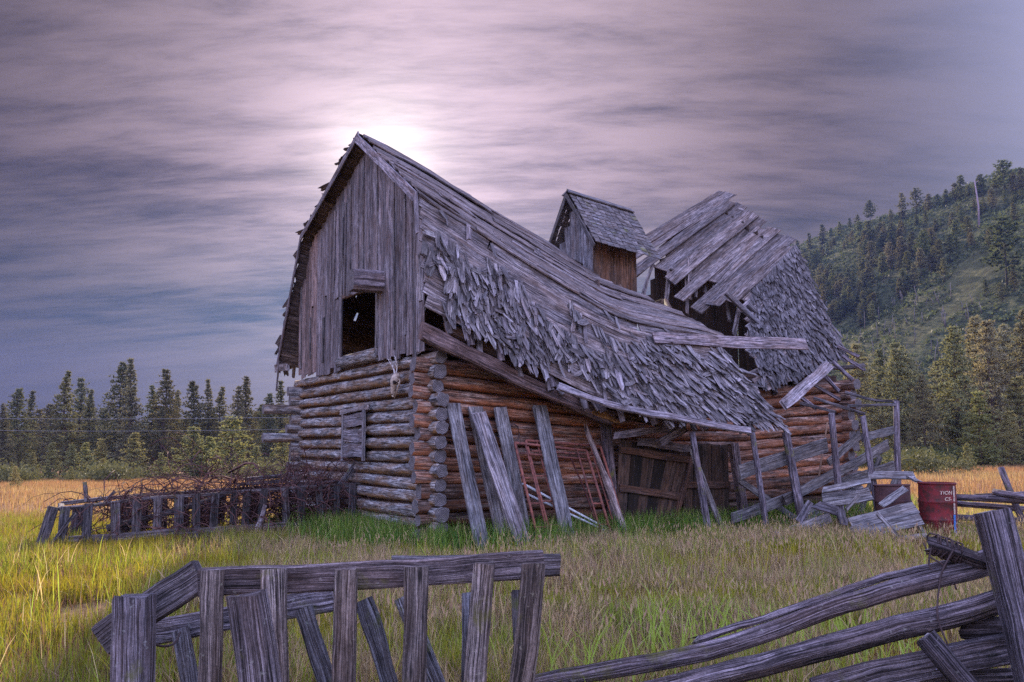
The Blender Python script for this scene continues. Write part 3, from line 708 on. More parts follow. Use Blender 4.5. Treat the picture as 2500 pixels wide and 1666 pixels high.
hx, hy = np.meshgrid(np.arange(-30, 420, 4.0), np.arange(90, 700, 4.0))
hzv = hill_z(hx, hy) + (vnoise(hx, hy, 30, 2) - 0.5) * 7 + (vnoise(hx, hy, 9, 3) - 0.5) * 2.2
hzv = np.where(hzv < 3.0, hzv - 3.5, hzv)
hill = grid_object('hill', hx, hy, hzv, hill_mat('brushy_hillside', (0.018, 0.022, 0.016), (0.055, 0.068, 0.034), (0.17, 0.15, 0.07)), 'steep green brushy hill behind the barn')
dx, dy = np.meshgrid(np.linspace(-800, 300, 120), np.linspace(640, 800, 14))
dzv = (40 + 20 * (vnoise(dx, dy * 0 + 3, 200, 5) - 0.5) + 7 * vnoise(dx, dy * 0, 40, 6)) * np.sin((dy - 640) / 160 * math.pi) * np.where(dx < 100, 1, np.clip((300 - dx) / 200, 0, 1)) - 6
grid_object('distant_hills', dx, dy, dzv, hill_mat('far_forest', (0.02, 0.03, 0.02), (0.035, 0.05, 0.03), (0.05, 0.06, 0.04)), 'low wooded hills far beyond the pines')

# brush on the hillside: nobody could count it
def brush_mesh(n, name, mat):
    px = rng.uniform(20, 200, n * 3); py = rng.uniform(100, 470, n * 3)
    z = hill_z(px, py) + (vnoise(px, py, 30, 2) - 0.5) * 7 + (vnoise(px, py, 9, 3) - 0.5) * 2.2
    xr = 193 - 0.15 * np.maximum(0, py - 300)
    ok = (z > 4) & (px < xr + 4) & (px / py < 0.72) & (vnoise(px, py, 14, 8) > 0.30)
    px, py, z = px[ok][:n], py[ok][:n], z[ok][:n]
    n = len(px)
    k = 7
    c = np.repeat(np.stack([px, py, z], 1), k, 0)
    s = np.repeat(rng.uniform(0.35, 1.15, n), k)[:, None]
    ctr = c + rng.normal(0, 1, (n * k, 3)) * s * np.array([0.6, 0.6, 0.28]) + np.array([0, 0, 0.35]) * s
    a = rng.normal(0, 1, (n * k, 3)); a /= np.linalg.norm(a, axis=1)[:, None]
    b = np.cross(a, rng.normal(0, 1, (n * k, 3))); b /= np.linalg.norm(b, axis=1)[:, None]
    v = np.stack([ctr + a * s * 0.55, ctr - a * s * 0.3 + b * s * 0.45, ctr - a * s * 0.3 - b * s * 0.45], 1).reshape(-1, 3)
    return fast_tris(name, v, mat)

def fast_tris(name, v, mat):
    me = bpy.data.meshes.new(name)
    n = len(v)
    me.vertices.add(n); me.vertices.foreach_set('co', v.astype(np.float32).ravel())
    me.loops.add(n); me.loops.foreach_set('vertex_index', np.arange(n, dtype=np.int32))
    me.polygons.add(n // 3)
    me.polygons.foreach_set('loop_start', np.arange(0, n, 3, dtype=np.int32))
    me.polygons.foreach_set('loop_total', np.full(n // 3, 3, dtype=np.int32))
    me.materials.append(mat)
    me.update(calc_edges=True)
    return me
o = bpy.data.objects.new('hill_brush', brush_mesh(16000, 'hill_brush', M['shrub']))
COL.objects.link(o)
tag(o, 'low green brush covering the hillside', None, None, 'stuff')

# ------------------------------------------------------------------ pines
def pine_mesh(seed, H, R, whorls, tufts, needle, bare=0.12, shape=1.0, ragged=0.35, top=0.5):
    """trunk with limbs, and a crown of many small needle sprays; unit: metres"""
    r = np.random.default_rng(seed)
    tm = MD()
    bend = smooth_path([(0, 0, -0.4), (r.normal(0, .01) * H, r.normal(0, .01) * H, H * .35), (r.normal(0, .012) * H, r.normal(0, .012) * H, H * .7), (0, 0, H * 0.985)], 9)
    sweep(bend, 0.017 * H, 0, (1, 0.01, 0), md=tm, kind='log', K=7, taper=(1.0, 0.10), rough=0.05)
    tri = []
    for i in range(whorls):
        f = (i + r.uniform(-.3, .3)) / whorls
        f = min(max(f, 0), 0.995)
        z = H * (bare + (1 - bare) * f)
        base = np.array([np.interp(z, bend[:, 2], bend[:, 0]), np.interp(z, bend[:, 2], bend[:, 1]), z])
        prof = (1 - f) ** top * min(1, 0.55 + f * 2.2) * shape + 0.04
        nb = int(r.integers(4, 8))
        a0 = r.uniform(0, 6.28)
        for b in range(nb):
            a = a0 + b * 6.283 / nb + r.normal(0, .35)
            ln = R * prof * max(0.25, 1 + r.normal(0, ragged))
            rise = 0.30 * f + r.normal(-0.12, .12)
            d = np.array([math.cos(a), math.sin(a), rise])
            tip = base + d * ln + np.array([0, 0, -0.07 * ln * (1 - f)])
            sweep([base, (base + tip) / 2 + np.array([0, 0, 0.04 * ln]), tip], 0.0035 * H * (1 - 0.6 * f), 0, (0, 0, 1), md=tm, kind='log', K=3, taper=(1, .3))
            k = max(2, int(tufts * (0.5 + ln / R)))
            for q in range(k):
                t = 0.30 + 0.72 * (q + r.uniform(0, 1)) / k
                c = base + d * ln * t + r.normal(0, 0.085 * ln + 0.08, 3) * np.array([1, 1, .5])
                m = 6
                dirs = r.normal(0, 1, (m, 3)) * np.array([1, 1, 0.75]) + d * 0.7 + np.array([0, 0, .35])
                dirs /= np.linalg.norm(dirs, axis=1)[:, None]
                s = needle * r.uniform(0.7, 1.3, (m, 1))
                sd_ = np.cross(dirs, r.normal(0, 1, (m, 3))); sd_ /= np.linalg.norm(sd_, axis=1)[:, None]
                tri.append(np.stack([c + dirs * s, c - dirs * s * 0.25 + sd_ * s * 0.24, c - dirs * s * 0.25 - sd_ * s * 0.24], 1).reshape(-1, 3))
    return tm, np.concatenate(tri)

PINES = {}
def pine_kind(key, seed, mat, **kw):
    tm, tri = pine_mesh(seed, **kw)
    PINES[key] = (kw['H'], tm.mesh('pine_trunk', [M['bark']]), fast_tris('pine_crown', tri, mat))
for i in range(5):
    pine_kind('tall%d' % i, 20 + i, M['needle'], H=14.0, R=[2.5, 2.9, 2.2, 2.7, 3.0][i], whorls=40, tufts=6, needle=0.30, bare=[.10, .2, .06, .14, .16][i], ragged=.32, top=[1.0, .85, 1.15, .95, .9][i])
for i in range(3):
    pine_kind('young%d' % i, 40 + i, M['needle_young'], H=6.0, R=[1.6, 1.9, 1.4][i], whorls=18, tufts=6, needle=0.26, bare=.03, ragged=.22, top=.85)
for i in range(3):
    pine_kind('bushy%d' % i, 50 + i, M['needle'], H=14.0, R=[3.3, 3.0, 3.6][i], whorls=36, tufts=7, needle=0.34, bare=[.16, .22, .12][i], ragged=.32, top=.85)

def place_pine(key, x, y, z, h, label, group, name='pine_tree', wide=1.0, tone=1.0, lean=0.0):
    H, tme, cme = PINES[key]
    e = root(name, (x, y, z), label, 'tree', group, rnd.uniform(0, 6.28))
    s = h / H
    e.scale = (s * wide, s * wide, s)
    e.rotation_euler.x = rnd.uniform(-.02, .02) + lean
    e.rotation_euler.y = rnd.uniform(-.02, .02)
    for nm, me in (('trunk', tme), ('crown', cme)):
        c = bpy.data.objects.new(nm, me)
        c.parent = e
        COL.objects.link(c)
        t = tone * rnd.uniform(0.8, 1.2)
        c.color = (t * rnd.uniform(.92, 1.12), t, t * rnd.uniform(.85, 1.1), 1)
    return e

ORD = 'first second third fourth fifth sixth seventh eighth ninth tenth eleventh twelfth thirteenth fourteenth fifteenth sixteenth seventeenth eighteenth nineteenth twentieth twenty-first twenty-second twenty-third twenty-fourth twenty-fifth twenty-sixth'.split()
for i, (x, y, z, h) in enumerate(sorted(TALL, key=lambda t: t[0] / t[1])):
    place_pine('tall%d' % (i % 5), x, y, z, h, 'tall dark pine, %s from the left end of the far treeline beside the barn' % ORD[i], 'tall pines of the far treeline', wide=rnd.uniform(.82, 1.1))
for i, (x, y, z, h) in enumerate(sorted(YOUNG, key=lambda t: t[0] / t[1])):
    place_pine('young%d' % (i % 3), x, y, z, h, 'young yellow-green pine, %s from the left along the edge of the orange field' % ORD[i], 'young pines at the field edge', 'young_pine_tree', wide=rnd.uniform(1.1, 1.5))
for (x, y, z, h) in FILL + [(-27.0 + 4.1 * q, 118.0 + 9 * (q % 3), -1.0, 9.5 + q % 4) for q in range(9)]:
    place_pine('bushy%d' % rnd.randrange(3), x, y, z, h, 'dark pine packed in the wood behind the far treeline', 'pines packed behind the far treeline', wide=1.45, tone=.85)
for i, (x, y, z, h) in enumerate(sorted(RTALL, key=lambda t: t[0] / t[1])):
    place_pine('bushy%d' % (i % 3), x, y, z, h, 'big full pine, %s from the barn in the stand at the foot of the hill' % ORD[i], 'big pines at the foot of the hill', wide=.9, tone=1.4)
for i, (x, y, z, h) in enumerate(sorted(RYOUNG, key=lambda t: t[0] / t[1])):
    place_pine('young%d' % (i % 3), x, y, z, h, 'smaller pine, %s from the barn in front of the big pines below the hill' % ORD[i], 'smaller pines below the hill', 'young_pine_tree', wide=1.1)

# the hill's own trees: one mesh each, far away
FAR = []
for i in range(6):
    tm, tri = pine_mesh(70 + i, H=9.0, R=[1.5, 1.8, 1.25, 1.6, 2.0, 1.4][i], whorls=15, tufts=3, needle=0.5, bare=[.2, .3, .12, .25, .35, .4][i], ragged=.35, top=.6)
    tm2 = MD()
    sweep([(0, 0, -1), (0, 0, 8.8)], 0.13, 0, (1, 0, 0), md=tm2, kind='log', K=5, taper=(1, .2))
    nt_ = len(tri) // 3
    tm2.add(tri, [[3 * q, 3 * q + 1, 3 * q + 2] for q in range(nt_)], [[(0, 0)] * 3] * nt_, 1)
    FAR.append(tm2.mesh('hill_pine', [M['bark'], M['needle']]))
def real_hill_z(x, y):
    return float(hill_z(x, y) + (vnoise(x, y, 30, 2) - 0.5) * 7 + (vnoise(x, y, 9, 3) - 0.5) * 2.2)
def far_pine(x, y, h, label, group):
    o = bpy.data.objects.new('hill_pine_tree', rnd.choice(FAR))
    COL.objects.link(o)
    o.location = (x, y, real_hill_z(x, y) - .3)
    s = h / 9.0
    o.scale = (s * rnd.uniform(.9, 1.35), s * rnd.uniform(.9, 1.35), s)
    o.rotation_euler = (0, 0, rnd.uniform(0, 6.28))
    t = rnd.uniform(.7, 1.15)
    o.color = (t * rnd.uniform(.8, 1.12), t, t * rnd.uniform(.75, 1.05), 1)
    tag(o, label, 'tree', group)
for i, (x, y, z, h) in enumerate(sorted(SKYT, key=lambda t: t[0] / t[1])):
    far_pine(x, y, h * 1.15, 'pine standing out against the sky on the hill ridge, %s from the barn' % ORD[i], 'pines on the ridge skyline')
ZONE = ((60, 'pine in the thin wood just below the ridge line of the hill', 'pines below the ridge'), (130, 'pine in the dense dark band on the hill beside the broken barn roof', 'pines in the dense band'), (180, 'brownish pine in the stand halfway up the hill', 'pines halfway up the hill'), (192, 'pine standing apart on the open brushy slope at the right', 'pines on the open slope'), (216, 'pine at the far end of the hill where it meets the barn roof', 'pines at the far end of the hill'), (999, 'tall thin pine standing alone low on the open slope', 'pines on the open slope'))
for i, (x, y, z, h) in enumerate(HILLT):
    lab, grp = [(l_, g_) for n_, l_, g_ in ZONE if i < n_][0]
    far_pine(x, y, h * .85, lab, grp)
SN = [sweep([(0, 0, -1), (rnd.uniform(-.3, .3), 0, 4), (rnd.uniform(-.5, .5), 0, 8)], 0.14, 0, (0, 1, 0), kind='log', K=5, taper=(1, .4)).mesh('dead_snag', [M['snagwood']]) for _ in range(4)]
for (x, y, z, h) in SNAG:
    o = bpy.data.objects.new('dead_snag', rnd.choice(SN))
    COL.objects.link(o)
    o.location = (x, y, real_hill_z(x, y) - .3)
    o.scale = (1, 1, h / 8.0)
    o.rotation_euler = (rnd.uniform(-.1, .1), rnd.uniform(-.1, .1), rnd.uniform(0, 6.28))
    tag(o, 'thin bare burnt trunk on the brushy lower hillside', 'dead tree', 'bare trunks on the hillside')
# one tall pale snag near the ridge
md = sweep([(0, 0, -1), (.3, 0, 8), (-.5, 0, 17)], 0.42, 0, (0, 1, 0), kind='log', K=6, taper=(1, .45))
sweep([(-.4, 0, 16), (.9, 0, 16.9)], 0.1, 0, (0, 0, 1), md=md, kind='log', K=4)
o = put('dead_snag', md, M['snagwood'], color=(2.2, 2.0, 2.2))
o.location = (161, 268, real_hill_z(161, 268) - 1)
tag(o, 'tall pale dead trunk standing near the top of the hill', 'dead tree', 'bare trunks on the hillside')

# sagebrush on the field and along the foot of the pines
def bush(name, x, y, s, label, group, mat='shrub', color=(1.2, 1.0, .95)):
    n = int(300 + 300 * s)
    c = rng.normal(0, 1, (n, 3)) * np.array([.42, .42, .2]) * s + np.array([0, 0, .34 * s])
    c[:, 2] = np.abs(c[:, 2])
    d = rng.normal(0, 1, (n, 3)) + np.array([0, 0, .8]); d /= np.linalg.norm(d, axis=1)[:, None]
    w = np.cross(d, rng.normal(0, 1, (n, 3))); w /= np.linalg.norm(w, axis=1)[:, None]
    q = 0.085 * s * rng.uniform(.6, 1.4, (n, 1))
    v = np.stack([c + d * q, c - d * q * .4 + w * q * .35, c - d * q * .4 - w * q * .35], 1).reshape(-1, 3)
    o = bpy.data.objects.new(name, fast_tris(name, v, M[mat]))
    COL.objects.link(o)
    o.location = (x, y, float(ground_z(x, y)) - .05)
    o.color = (*color, 1)
    tag(o, label, 'bush', group)
    return o
bush('sage_bush', 26.2, 52, 2.2, 'wider grey-green sage bush on the orange field behind the barrels', 'sage bushes on the field')
bush('sage_bush', 30.5, 55, 1.5, 'smaller sage bush on the orange field, farther from the barn', 'sage bushes on the field')
for i in range(30):
    x = rnd.uniform(-56, -18); y = rnd.uniform(68, 90)
    bush('field_edge_bush', x * y / 80, y, rnd.uniform(1.2, 2.6), 'low scrubby bush at the foot of the young pines', 'scrub along the field edge')
for i in range(16):
    y = rnd.uniform(66, 90)
    bush('undergrowth_bush', y * rnd.uniform(.40, .66), y, rnd.uniform(1.6, 3.0), 'bright green bush under the big pines below the hill', 'bushes under the big pines', color=(.95, .85, .65))
# power lines crossing in front of the left pines
for zz, lab in ((4.9, 'upper thin power line crossing in front of the left pines'), (3.9, 'lower thin power line crossing in front of the left pines')):
    o = put('power_line', tube(smooth_path([(-75, 66, zz + .9), (-40, 66, zz), (-20, 66, zz - .1), (-8, 66, zz)], 16), 0.018, K=4), M['cable'])
    tag(o, lab, 'cable', 'power lines')

# ------------------------------------------------------------------ the log barn
BO = np.array([-1.31, 13.1, 0.0])
BA = math.atan2(.507, .862)
barn = root('log_barn', tuple(BO), 'collapsing grey log barn with sagging shingled roof and tilted cupola', 'barn', None, BA)
def L(u, v, z):
    """barn coordinates: u along the long side, v out of it towards the meadow, z up"""
    return (u, -v, z)
def LP(p):
    return [L(*q) for q in p]
def bput(name, md, mat, parent, color=None):
    return put(name, md, mat, parent, color, world=False)
UD, VD = np.array([1.0, 0, 0]), np.array([0, -1.0, 0])     # local directions of u and of v

# log walls ---------------------------------------------------------
front = part('front_log_wall', barn)
sidew = part('side_log_wall', barn)
backw = part('back_log_wall', barn)
farw = part('far_log_wall', barn)
for i in range(14):
    z = 0.11 + 0.230 * i
    r = rnd.uniform(.098, .122)
    dz = 0.017 * i * rnd.uniform(.8, 1.2)
    u = rnd.uniform(-.02, .02)
    md = sweep([L(u, .30 + rnd.uniform(-.05, .12), z), L(u, -3.8, z + dz * .45 + rnd.uniform(-.015, .015)), L(u, -8.0 - rnd.uniform(0, .2), z + dz)], r * .97, r * .97, (0, 0, 1), seg=16, kind='log', K=16, rough=.06, wob=.012, under=.75, mi_cap=1, rag=.02, taper=(1.02, .93))
    bput('log', md, [M['log'], M['end']], front, color=(1.0 * rnd.uniform(.85, 1.15),) * 3)
for i in range(14):
    z = 0.0 + 0.230 * i + .01
    r = rnd.uniform(.098, .122)
    s = 0.0034 * i
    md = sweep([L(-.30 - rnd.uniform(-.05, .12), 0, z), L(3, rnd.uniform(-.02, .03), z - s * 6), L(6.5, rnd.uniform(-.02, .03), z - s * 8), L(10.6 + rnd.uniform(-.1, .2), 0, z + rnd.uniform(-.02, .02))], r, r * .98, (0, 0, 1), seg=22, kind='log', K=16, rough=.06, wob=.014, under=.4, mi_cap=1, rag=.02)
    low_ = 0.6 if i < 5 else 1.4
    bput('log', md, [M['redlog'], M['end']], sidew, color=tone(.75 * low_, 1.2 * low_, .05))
for i in range(14):
    z = 0.0 + 0.230 * i + .14
    ext = .95 if i in (8, 11) else rnd.uniform(.25, .4)
    md = sweep([L(-ext, -7.7, z), L(10.6, -7.7, z)], .118, .118, (0, 0, 1), seg=8, kind='log', K=10, rough=.04, mi_cap=1)
    bput('log', md, [M['log'], M['end']], backw)
    md = sweep([L(10.3, .32 + rnd.uniform(-.1, .15), z - .1), L(10.3, -8.0, z - .1)], .122, .122, (0, 0, 1), seg=10, kind='log', K=12, rough=.05, wob=.01, mi_cap=1)
    bput('log', md, [M['redlog'] if i > 3 else M['log'], M['end']], farw)
# chinking strip behind the logs keeps the walls closed
chink = MD()
for a, b in (((.02, -.1), (.02, -7.6)), ((.1, -.02), (10.2, -.02))):
    sweep([L(a[0], a[1], 1.6), L(b[0], b[1], 1.75)], 3.0, .05, np.cross((b[0] - a[0], -(b[1] - a[1]), 0), (0, 0, 1.0)), md=chink)
bput('chinking', chink, M['brown'], barn, color=(.5, .42, .4))

# boarded window in the front log wall
win = part('boarded_window', barn)
for j, (z0, tl) in enumerate(((2.20, .03), (1.90, -.02), (1.60, .02))):
    bput('board', sweep([L(-.16, -4.02, z0 + .03), L(-.165, -2.82, z0 + tl)], .25, .03, (-1, 0, 0), seg=5, jit=.012, rag=.03), M['gable'], win, color=(.75, .75, .8))
bput('frame', sweep([L(-.19, -2.76, 1.42), L(-.19, -2.74, 2.42)], .09, .05, (-1, 0, 0), seg=3, jit=.006), M['gable'], win)
bput('frame', sweep([L(-.17, -4.08, 1.42), L(-.17, -4.05, 2.40)], .07, .05, (-1, 0, 0), seg=3, jit=.006), M['gable'], win)
bput('lintel', sweep([L(-.17, -4.2, 2.42), L(-.17, -2.5, 2.44)], .09, .05, (-1, 0, 0), seg=3, jit=.008, rag=.05), M['gable'], win)

# roof surfaces -----------------------------------------------------
class Surf:
    def __init__(s, top, bot, bulge=0.0):
        s.t = smooth_path(LP(top), 60); s.b = smooth_path(LP(bot), 60)
        s.t = resample(s.t, 80); s.b = resample(s.b, 80); s.bulge = bulge
    def at(s, t, q):
        x = min(max(t, 0), 1) * 79
        i = min(int(x), 78); f = x - i
        a = s.t[i] * (1 - f) + s.t[i + 1] * f; b = s.b[i] * (1 - f) + s.b[i + 1] * f
        ext = (s.t[-1] - s.t[-2]) * 79 * max(0, t - 1) + (s.t[1] - s.t[0]) * 79 * min(0, t)
        p = a * (1 - q) + b * q + ext
        return p
    def frame(s, t, q):
        p = s.at(t, q)
        du = N3(s.at(min(t + .02, 1), q) - s.at(max(t - .02, 0), q))
        dn = N3(s.at(t, min(q + .05, 1)) - s.at(t, max(q - .05, 0)))
        n = N3(np.cross(dn, du))
        if n[2] < 0 and abs(n[2]) > .2: n = -n
        return p, du, dn, n
    def board(s, q0, q1, t0, t1, th, lift, seg=12, jit=.008, rag=.05, wob=.01, q0b=None, q1b=None):
        ts = np.linspace(t0, t1, seg + 1)
        c, nn = [], []
        for i, t in enumerate(ts):
            f = i / seg
            q = ((q0 + q1) * (1 - f) + ((q0b if q0b is not None else q0) + (q1b if q1b is not None else q1)) * f) / 2
            p, du, dn, n = s.frame(t, q)
            c.append(p + n * lift); nn.append(n)
        w = np.linalg.norm(s.at((t0 + t1) / 2, q1) - s.at((t0 + t1) / 2, q0))
        return sweep(c, w, th, np.array(nn), jit=jit, rag=rag, wob=wob)

KNEE = [(-.35, .24, 5.79), (.89, .15, 5.27), (1.95, .30, 4.72), (3.41, .50, 4.05), (4.49, .60, 3.87), (5.65, .70, 3.77)]
EAVE = [(-.32, .48, 3.86), (.78, .60, 3.36), (2.27, .80, 2.69), (2.98, 1.0, 2.38), (3.91, 1.2, 2.21), (5.09, 1.4, 2.11), (6.42, 1.6, 2.0)]
RIDGE = [(-.35, -2.63, 7.83), (.65, -2.55, 7.50), (1.85, -2.5, 6.97), (2.63, -2.5, 6.65), (3.76, -2.45, 6.2), (4.85, -2.3, 5.68), (6.2, -1.9, 5.25), (7.3, -1.3, 4.75)]
KNEE_L = [(-.35, -6.57, 6.76), (2, -6.6, 6.0), (4, -6.5, 5.3), (6, -6.3, 4.9), (7.5, -6.3, 4.7)]
EAVE_L = [(-.35, -8.62, 3.92), (2, -8.5, 3.6), (4, -8.4, 3.3), (6, -8.3, 3.2), (7.5, -8.3, 3.1)]
N1, N2 = Surf(KNEE, EAVE), Surf(RIDGE, KNEE)
F2, F1 = Surf(RIDGE, KNEE_L), Surf(KNEE_L, EAVE_L)

roof = part('sagging_roof', barn)
# sheathing boards of the shingled lower slope
nb = 9
for i in range(nb):
    q0, q1 = i / nb, (i + 1) / nb
    cuts = [-.004, rnd.uniform(.35, .6), 1.0 + rnd.uniform(-.03, .03)] if i % 2 else [-.004, rnd.uniform(.2, .34), rnd.uniform(.62, .8), 1.0]
    for a, b in zip(cuts, cuts[1:]):
        bput('sheathing_board', N1.board(q0 + .008, q1 - .004, a, b - .002, .028, rnd.uniform(-.008, .012), seg=max(4, int(18 * (b - a)))), M['roofboard'], roof)
# the long loose board that sticks out past the torn end
bput('sheathing_board', sweep(LP([(4.06, .80, 3.63), (5.6, .82, 3.66), (7.0, .84, 3.70), (8.18, .86, 3.75)]), .26, .03, np.array(L(.1, .9, .4)), seg=8, jit=.012, rag=.05), M['roofboard'], roof, color=(1.1, 1.05, 1.08))
# bare boards of the upper slope
nb = 11
for i in range(nb):
    q0, q1 = i / nb, (i + 1) / nb
    end = [.62, .70, .74, .80, .86, .90, .95, .97, .99, 1.0, 1.0][i] + rnd.uniform(-.03, .03)
    cuts = [-.002, rnd.uniform(.3, .5), end] if i % 2 else [-.002, rnd.uniform(.18, .3), rnd.uniform(.52, .6), end]
    for a, b in zip(cuts, cuts[1:]):
        bput('sheathing_board', N2.board(q0 + .006, q1 + .02, a, b + .01, .03, rnd.uniform(-.01, .03) + .012 * (i % 2), seg=max(5, int(18 * (b - a))), jit=.012, wob=.014, rag=.08), M['roofboard'], roof, color=tone(.6, 1.05, .03))
# thin old shingle courses still lying along the upper slope
for i in range(26):
    q = rnd.uniform(.04, .96); t = rnd.uniform(0.0, .7)
    bput('lath', N2.board(q, q + rnd.uniform(.03, .055), t, min(.98, t + rnd.uniform(.1, .3)), .022, rnd.uniform(.03, .05), seg=5, jit=.012, rag=.12, wob=.015), M['roofboard'], roof, color=(rnd.uniform(.8, 1.3),) * 3)
# the far slopes (seen from below and as the left silhouette)
for S_, nb in ((F2, 12), (F1, 10)):
    for i in range(nb):
        q0, q1 = i / nb, (i + 1) / nb
        end = .80 if S_ is F2 else .9
        cut = rnd.uniform(.12, .5)
        for a, b in ((-.002, cut), (cut + (rnd.choice((.004, .007, .011)) if S_ is F1 and 1 < i < 8 else .001), end)):
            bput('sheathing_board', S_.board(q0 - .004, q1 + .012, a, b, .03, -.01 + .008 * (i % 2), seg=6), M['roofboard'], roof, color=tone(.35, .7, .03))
# rafters under the near slopes
for u in (.12, .2, .34, .48, .62, .76, .9):
    p = [N2.at(u, 0.02), N2.at(u, 1.0), N1.at(u, 1.0) + np.array([0, 0, -.02])]
    n0 = N2.frame(u, .5)[3]; n1 = N1.frame(u, .5)[3]
    bput('rafter', sweep([p[0] - n0 * .10, p[1] - n0 * .10], .09, .12, n0, seg=3, jit=.004), M['brown'], roof)
    bput('rafter', sweep([p[1] - n1 * .10, p[2] - n1 * .10 + N3(p[2] - p[1]) * .18], .09, .12, n1, seg=3, jit=.004), M['dark'], roof, color=(1.7, 1.6, 1.7))
    pl = [F2.at(u, .02), F2.at(u, 1.0), F1.at(u, 1.0)]
    n2 = F2.frame(u, .5)[3]
    bput('rafter', sweep([pl[0] - n2 * .1, pl[1] - n2 * .1], .09, .12, n2, seg=2, jit=.004), M['brown'], roof)
# short broken rafter tails hanging below the eave
for t, l_, tl in ((.06, .42, .1), (.15, .5, -.1), (.24, .55, .2), (.33, .5, .15), (.345, .42, .55), (.43, .52, .1), (.45, .4, .5), (.535, .5, .05), (.65, .45, .4), (.74, .4, .1), (.76, .36, .5), (.88, .35, .3)):
    p, du, dn, n = N1.frame(t, 1.0)
    a = p - n * .14 - dn * .12
    b = a + np.array([0, 0, -1]) * l_ * .72 + du * tl * l_ + VD * .22 * l_
    bput('rafter_tail', sweep([a, b], .10, .06, VD, seg=3, jit=.008, rag=.03), M['grey'], roof, color=(.85, .82, .88))

# shingles ----------------------------------------------------------
SH = []
for i in range(14):
    w = [.06, .08, .105, .125, .15, .09, .07][i % 7]; l_ = rnd.uniform(.36, .60)
    r = rnd
    md = MD()
    curl = r.uniform(-.02, .06)
    n_ = 3
    xs = [-w / 2, -w / 2 + w * r.uniform(.25, .42), w / 2 - w * r.uniform(.25, .42), w / 2]
    ends = [l_ * r.uniform(.72, 1.0) for _ in xs]
    V_, F_, U_ = [], [], []
    th = .008
    for side_ in (0, 1):
        for row in range(3):
            for x, e in zip(xs, ends):
                y = e * row / 2 if row == 2 else l_ * .5 * row
                V_.append((x * (1 - .1 * (row == 2)), y, (th if side_ else 0) + curl * (row / 2) ** 2 + r.uniform(-.003, .003)))
    for side_ in (0, 1):
        b0 = side_ * 12
        for row in range(2):
            for c in range(3):
                q = [b0 + row * 4 + c, b0 + row * 4 + c + 1, b0 + row * 4 + c + 5, b0 + row * 4 + c + 4]
                if not side_: q = q[::-1]
                F_.append(q); U_.append([(V_[k_][1] + i * 3.1, V_[k_][0] + i * 1.7) for k_ in q])
    rim = [0, 1, 2, 3, 7, 11, 10, 9, 8, 4]
    for a, b in zip(rim, rim[1:] + rim[:1]):
        q = [a, b, b + 12, a + 12]
        F_.append(q); U_.append([(V_[k_][1] + i * 3.1 + .3, V_[k_][0] + V_[k_][2]) for k_ in q])
    md.add(V_, F_, U_)
    SH.append((md, md.mesh('shingle', [M['shingle']])))

def shingle_spots():
    out_ = []
    rows = 18
    for i in range(rows):
        q = (i + .5) / rows
        n = 88
        for j in range(n):
            t = (j + rnd.uniform(0, 1)) / n
            p = N1.at(t, q)
            # bare patches: near the gable's top and along the knee
            keep = .92
            edge = .13 + .18 * float(vnoise(t * 40, q * 3, 3, 4)) + .05 * math.sin(t * 23)
            if q < edge: keep = .05
            bare = float(vnoise(t * 30 + 7, q * 9, 2.0, 9))
            if t < .62 and bare < .42: keep *= .07
            if t > .62 and bare < .18: keep *= .3
            if t < .035 and q > .25: keep *= .5
            if rnd.random() > keep: continue
            ang_ = rnd.gauss(0, .14 if t > .55 else .24)
            if rnd.random() < .10: ang_ += rnd.choice((-1, 1)) * rnd.uniform(.4, 1.2)
            out_.append((N1, t, q - .035, ang_, rnd.uniform(.03, .18) if rnd.random() < .82 else rnd.uniform(.2, .5), rnd.uniform(.55, 1.0)))
    return out_
spots = shingle_spots()
# lower slope of the far, tilted roof piece
FARTOP = [(10.04, -1.5, 6.13), (10.35, -1.5, 6.42), (10.72, -1.5, 6.75)]
FARLOW = Surf([(8.7, -1.5, 5.05), (9.7, -1.5, 5.85), (10.75, -1.48, 6.74)], [(7.2, .30, 2.72), (9.0, .08, 3.22), (10.78, -.18, 3.74)])
far_spots = []
for i in range(19):
    q = (i + .5) / 19
    for j in range(52):
        t = (j + rnd.uniform(0, 1)) / 52
        if t < .03 + .16 * (q < .3) * rnd.uniform(.4, 1.2) + .1 * rnd.random(): continue
        if rnd.random() < .1: continue
        far_spots.append((FARLOW, t, q - .03, rnd.gauss(.12, .22), rnd.uniform(.04, .2), rnd.uniform(.6, .95)))
left_spots = []
for S_ in (F2, F1):
    for i in range(30):
        q = (i + .5) / 30
        for j in range(3):
            left_spots.append((S_, rnd.uniform(-.005, .05), q, rnd.gauss(0, .2), rnd.uniform(.05, .25), rnd.uniform(.9, 1.3)))

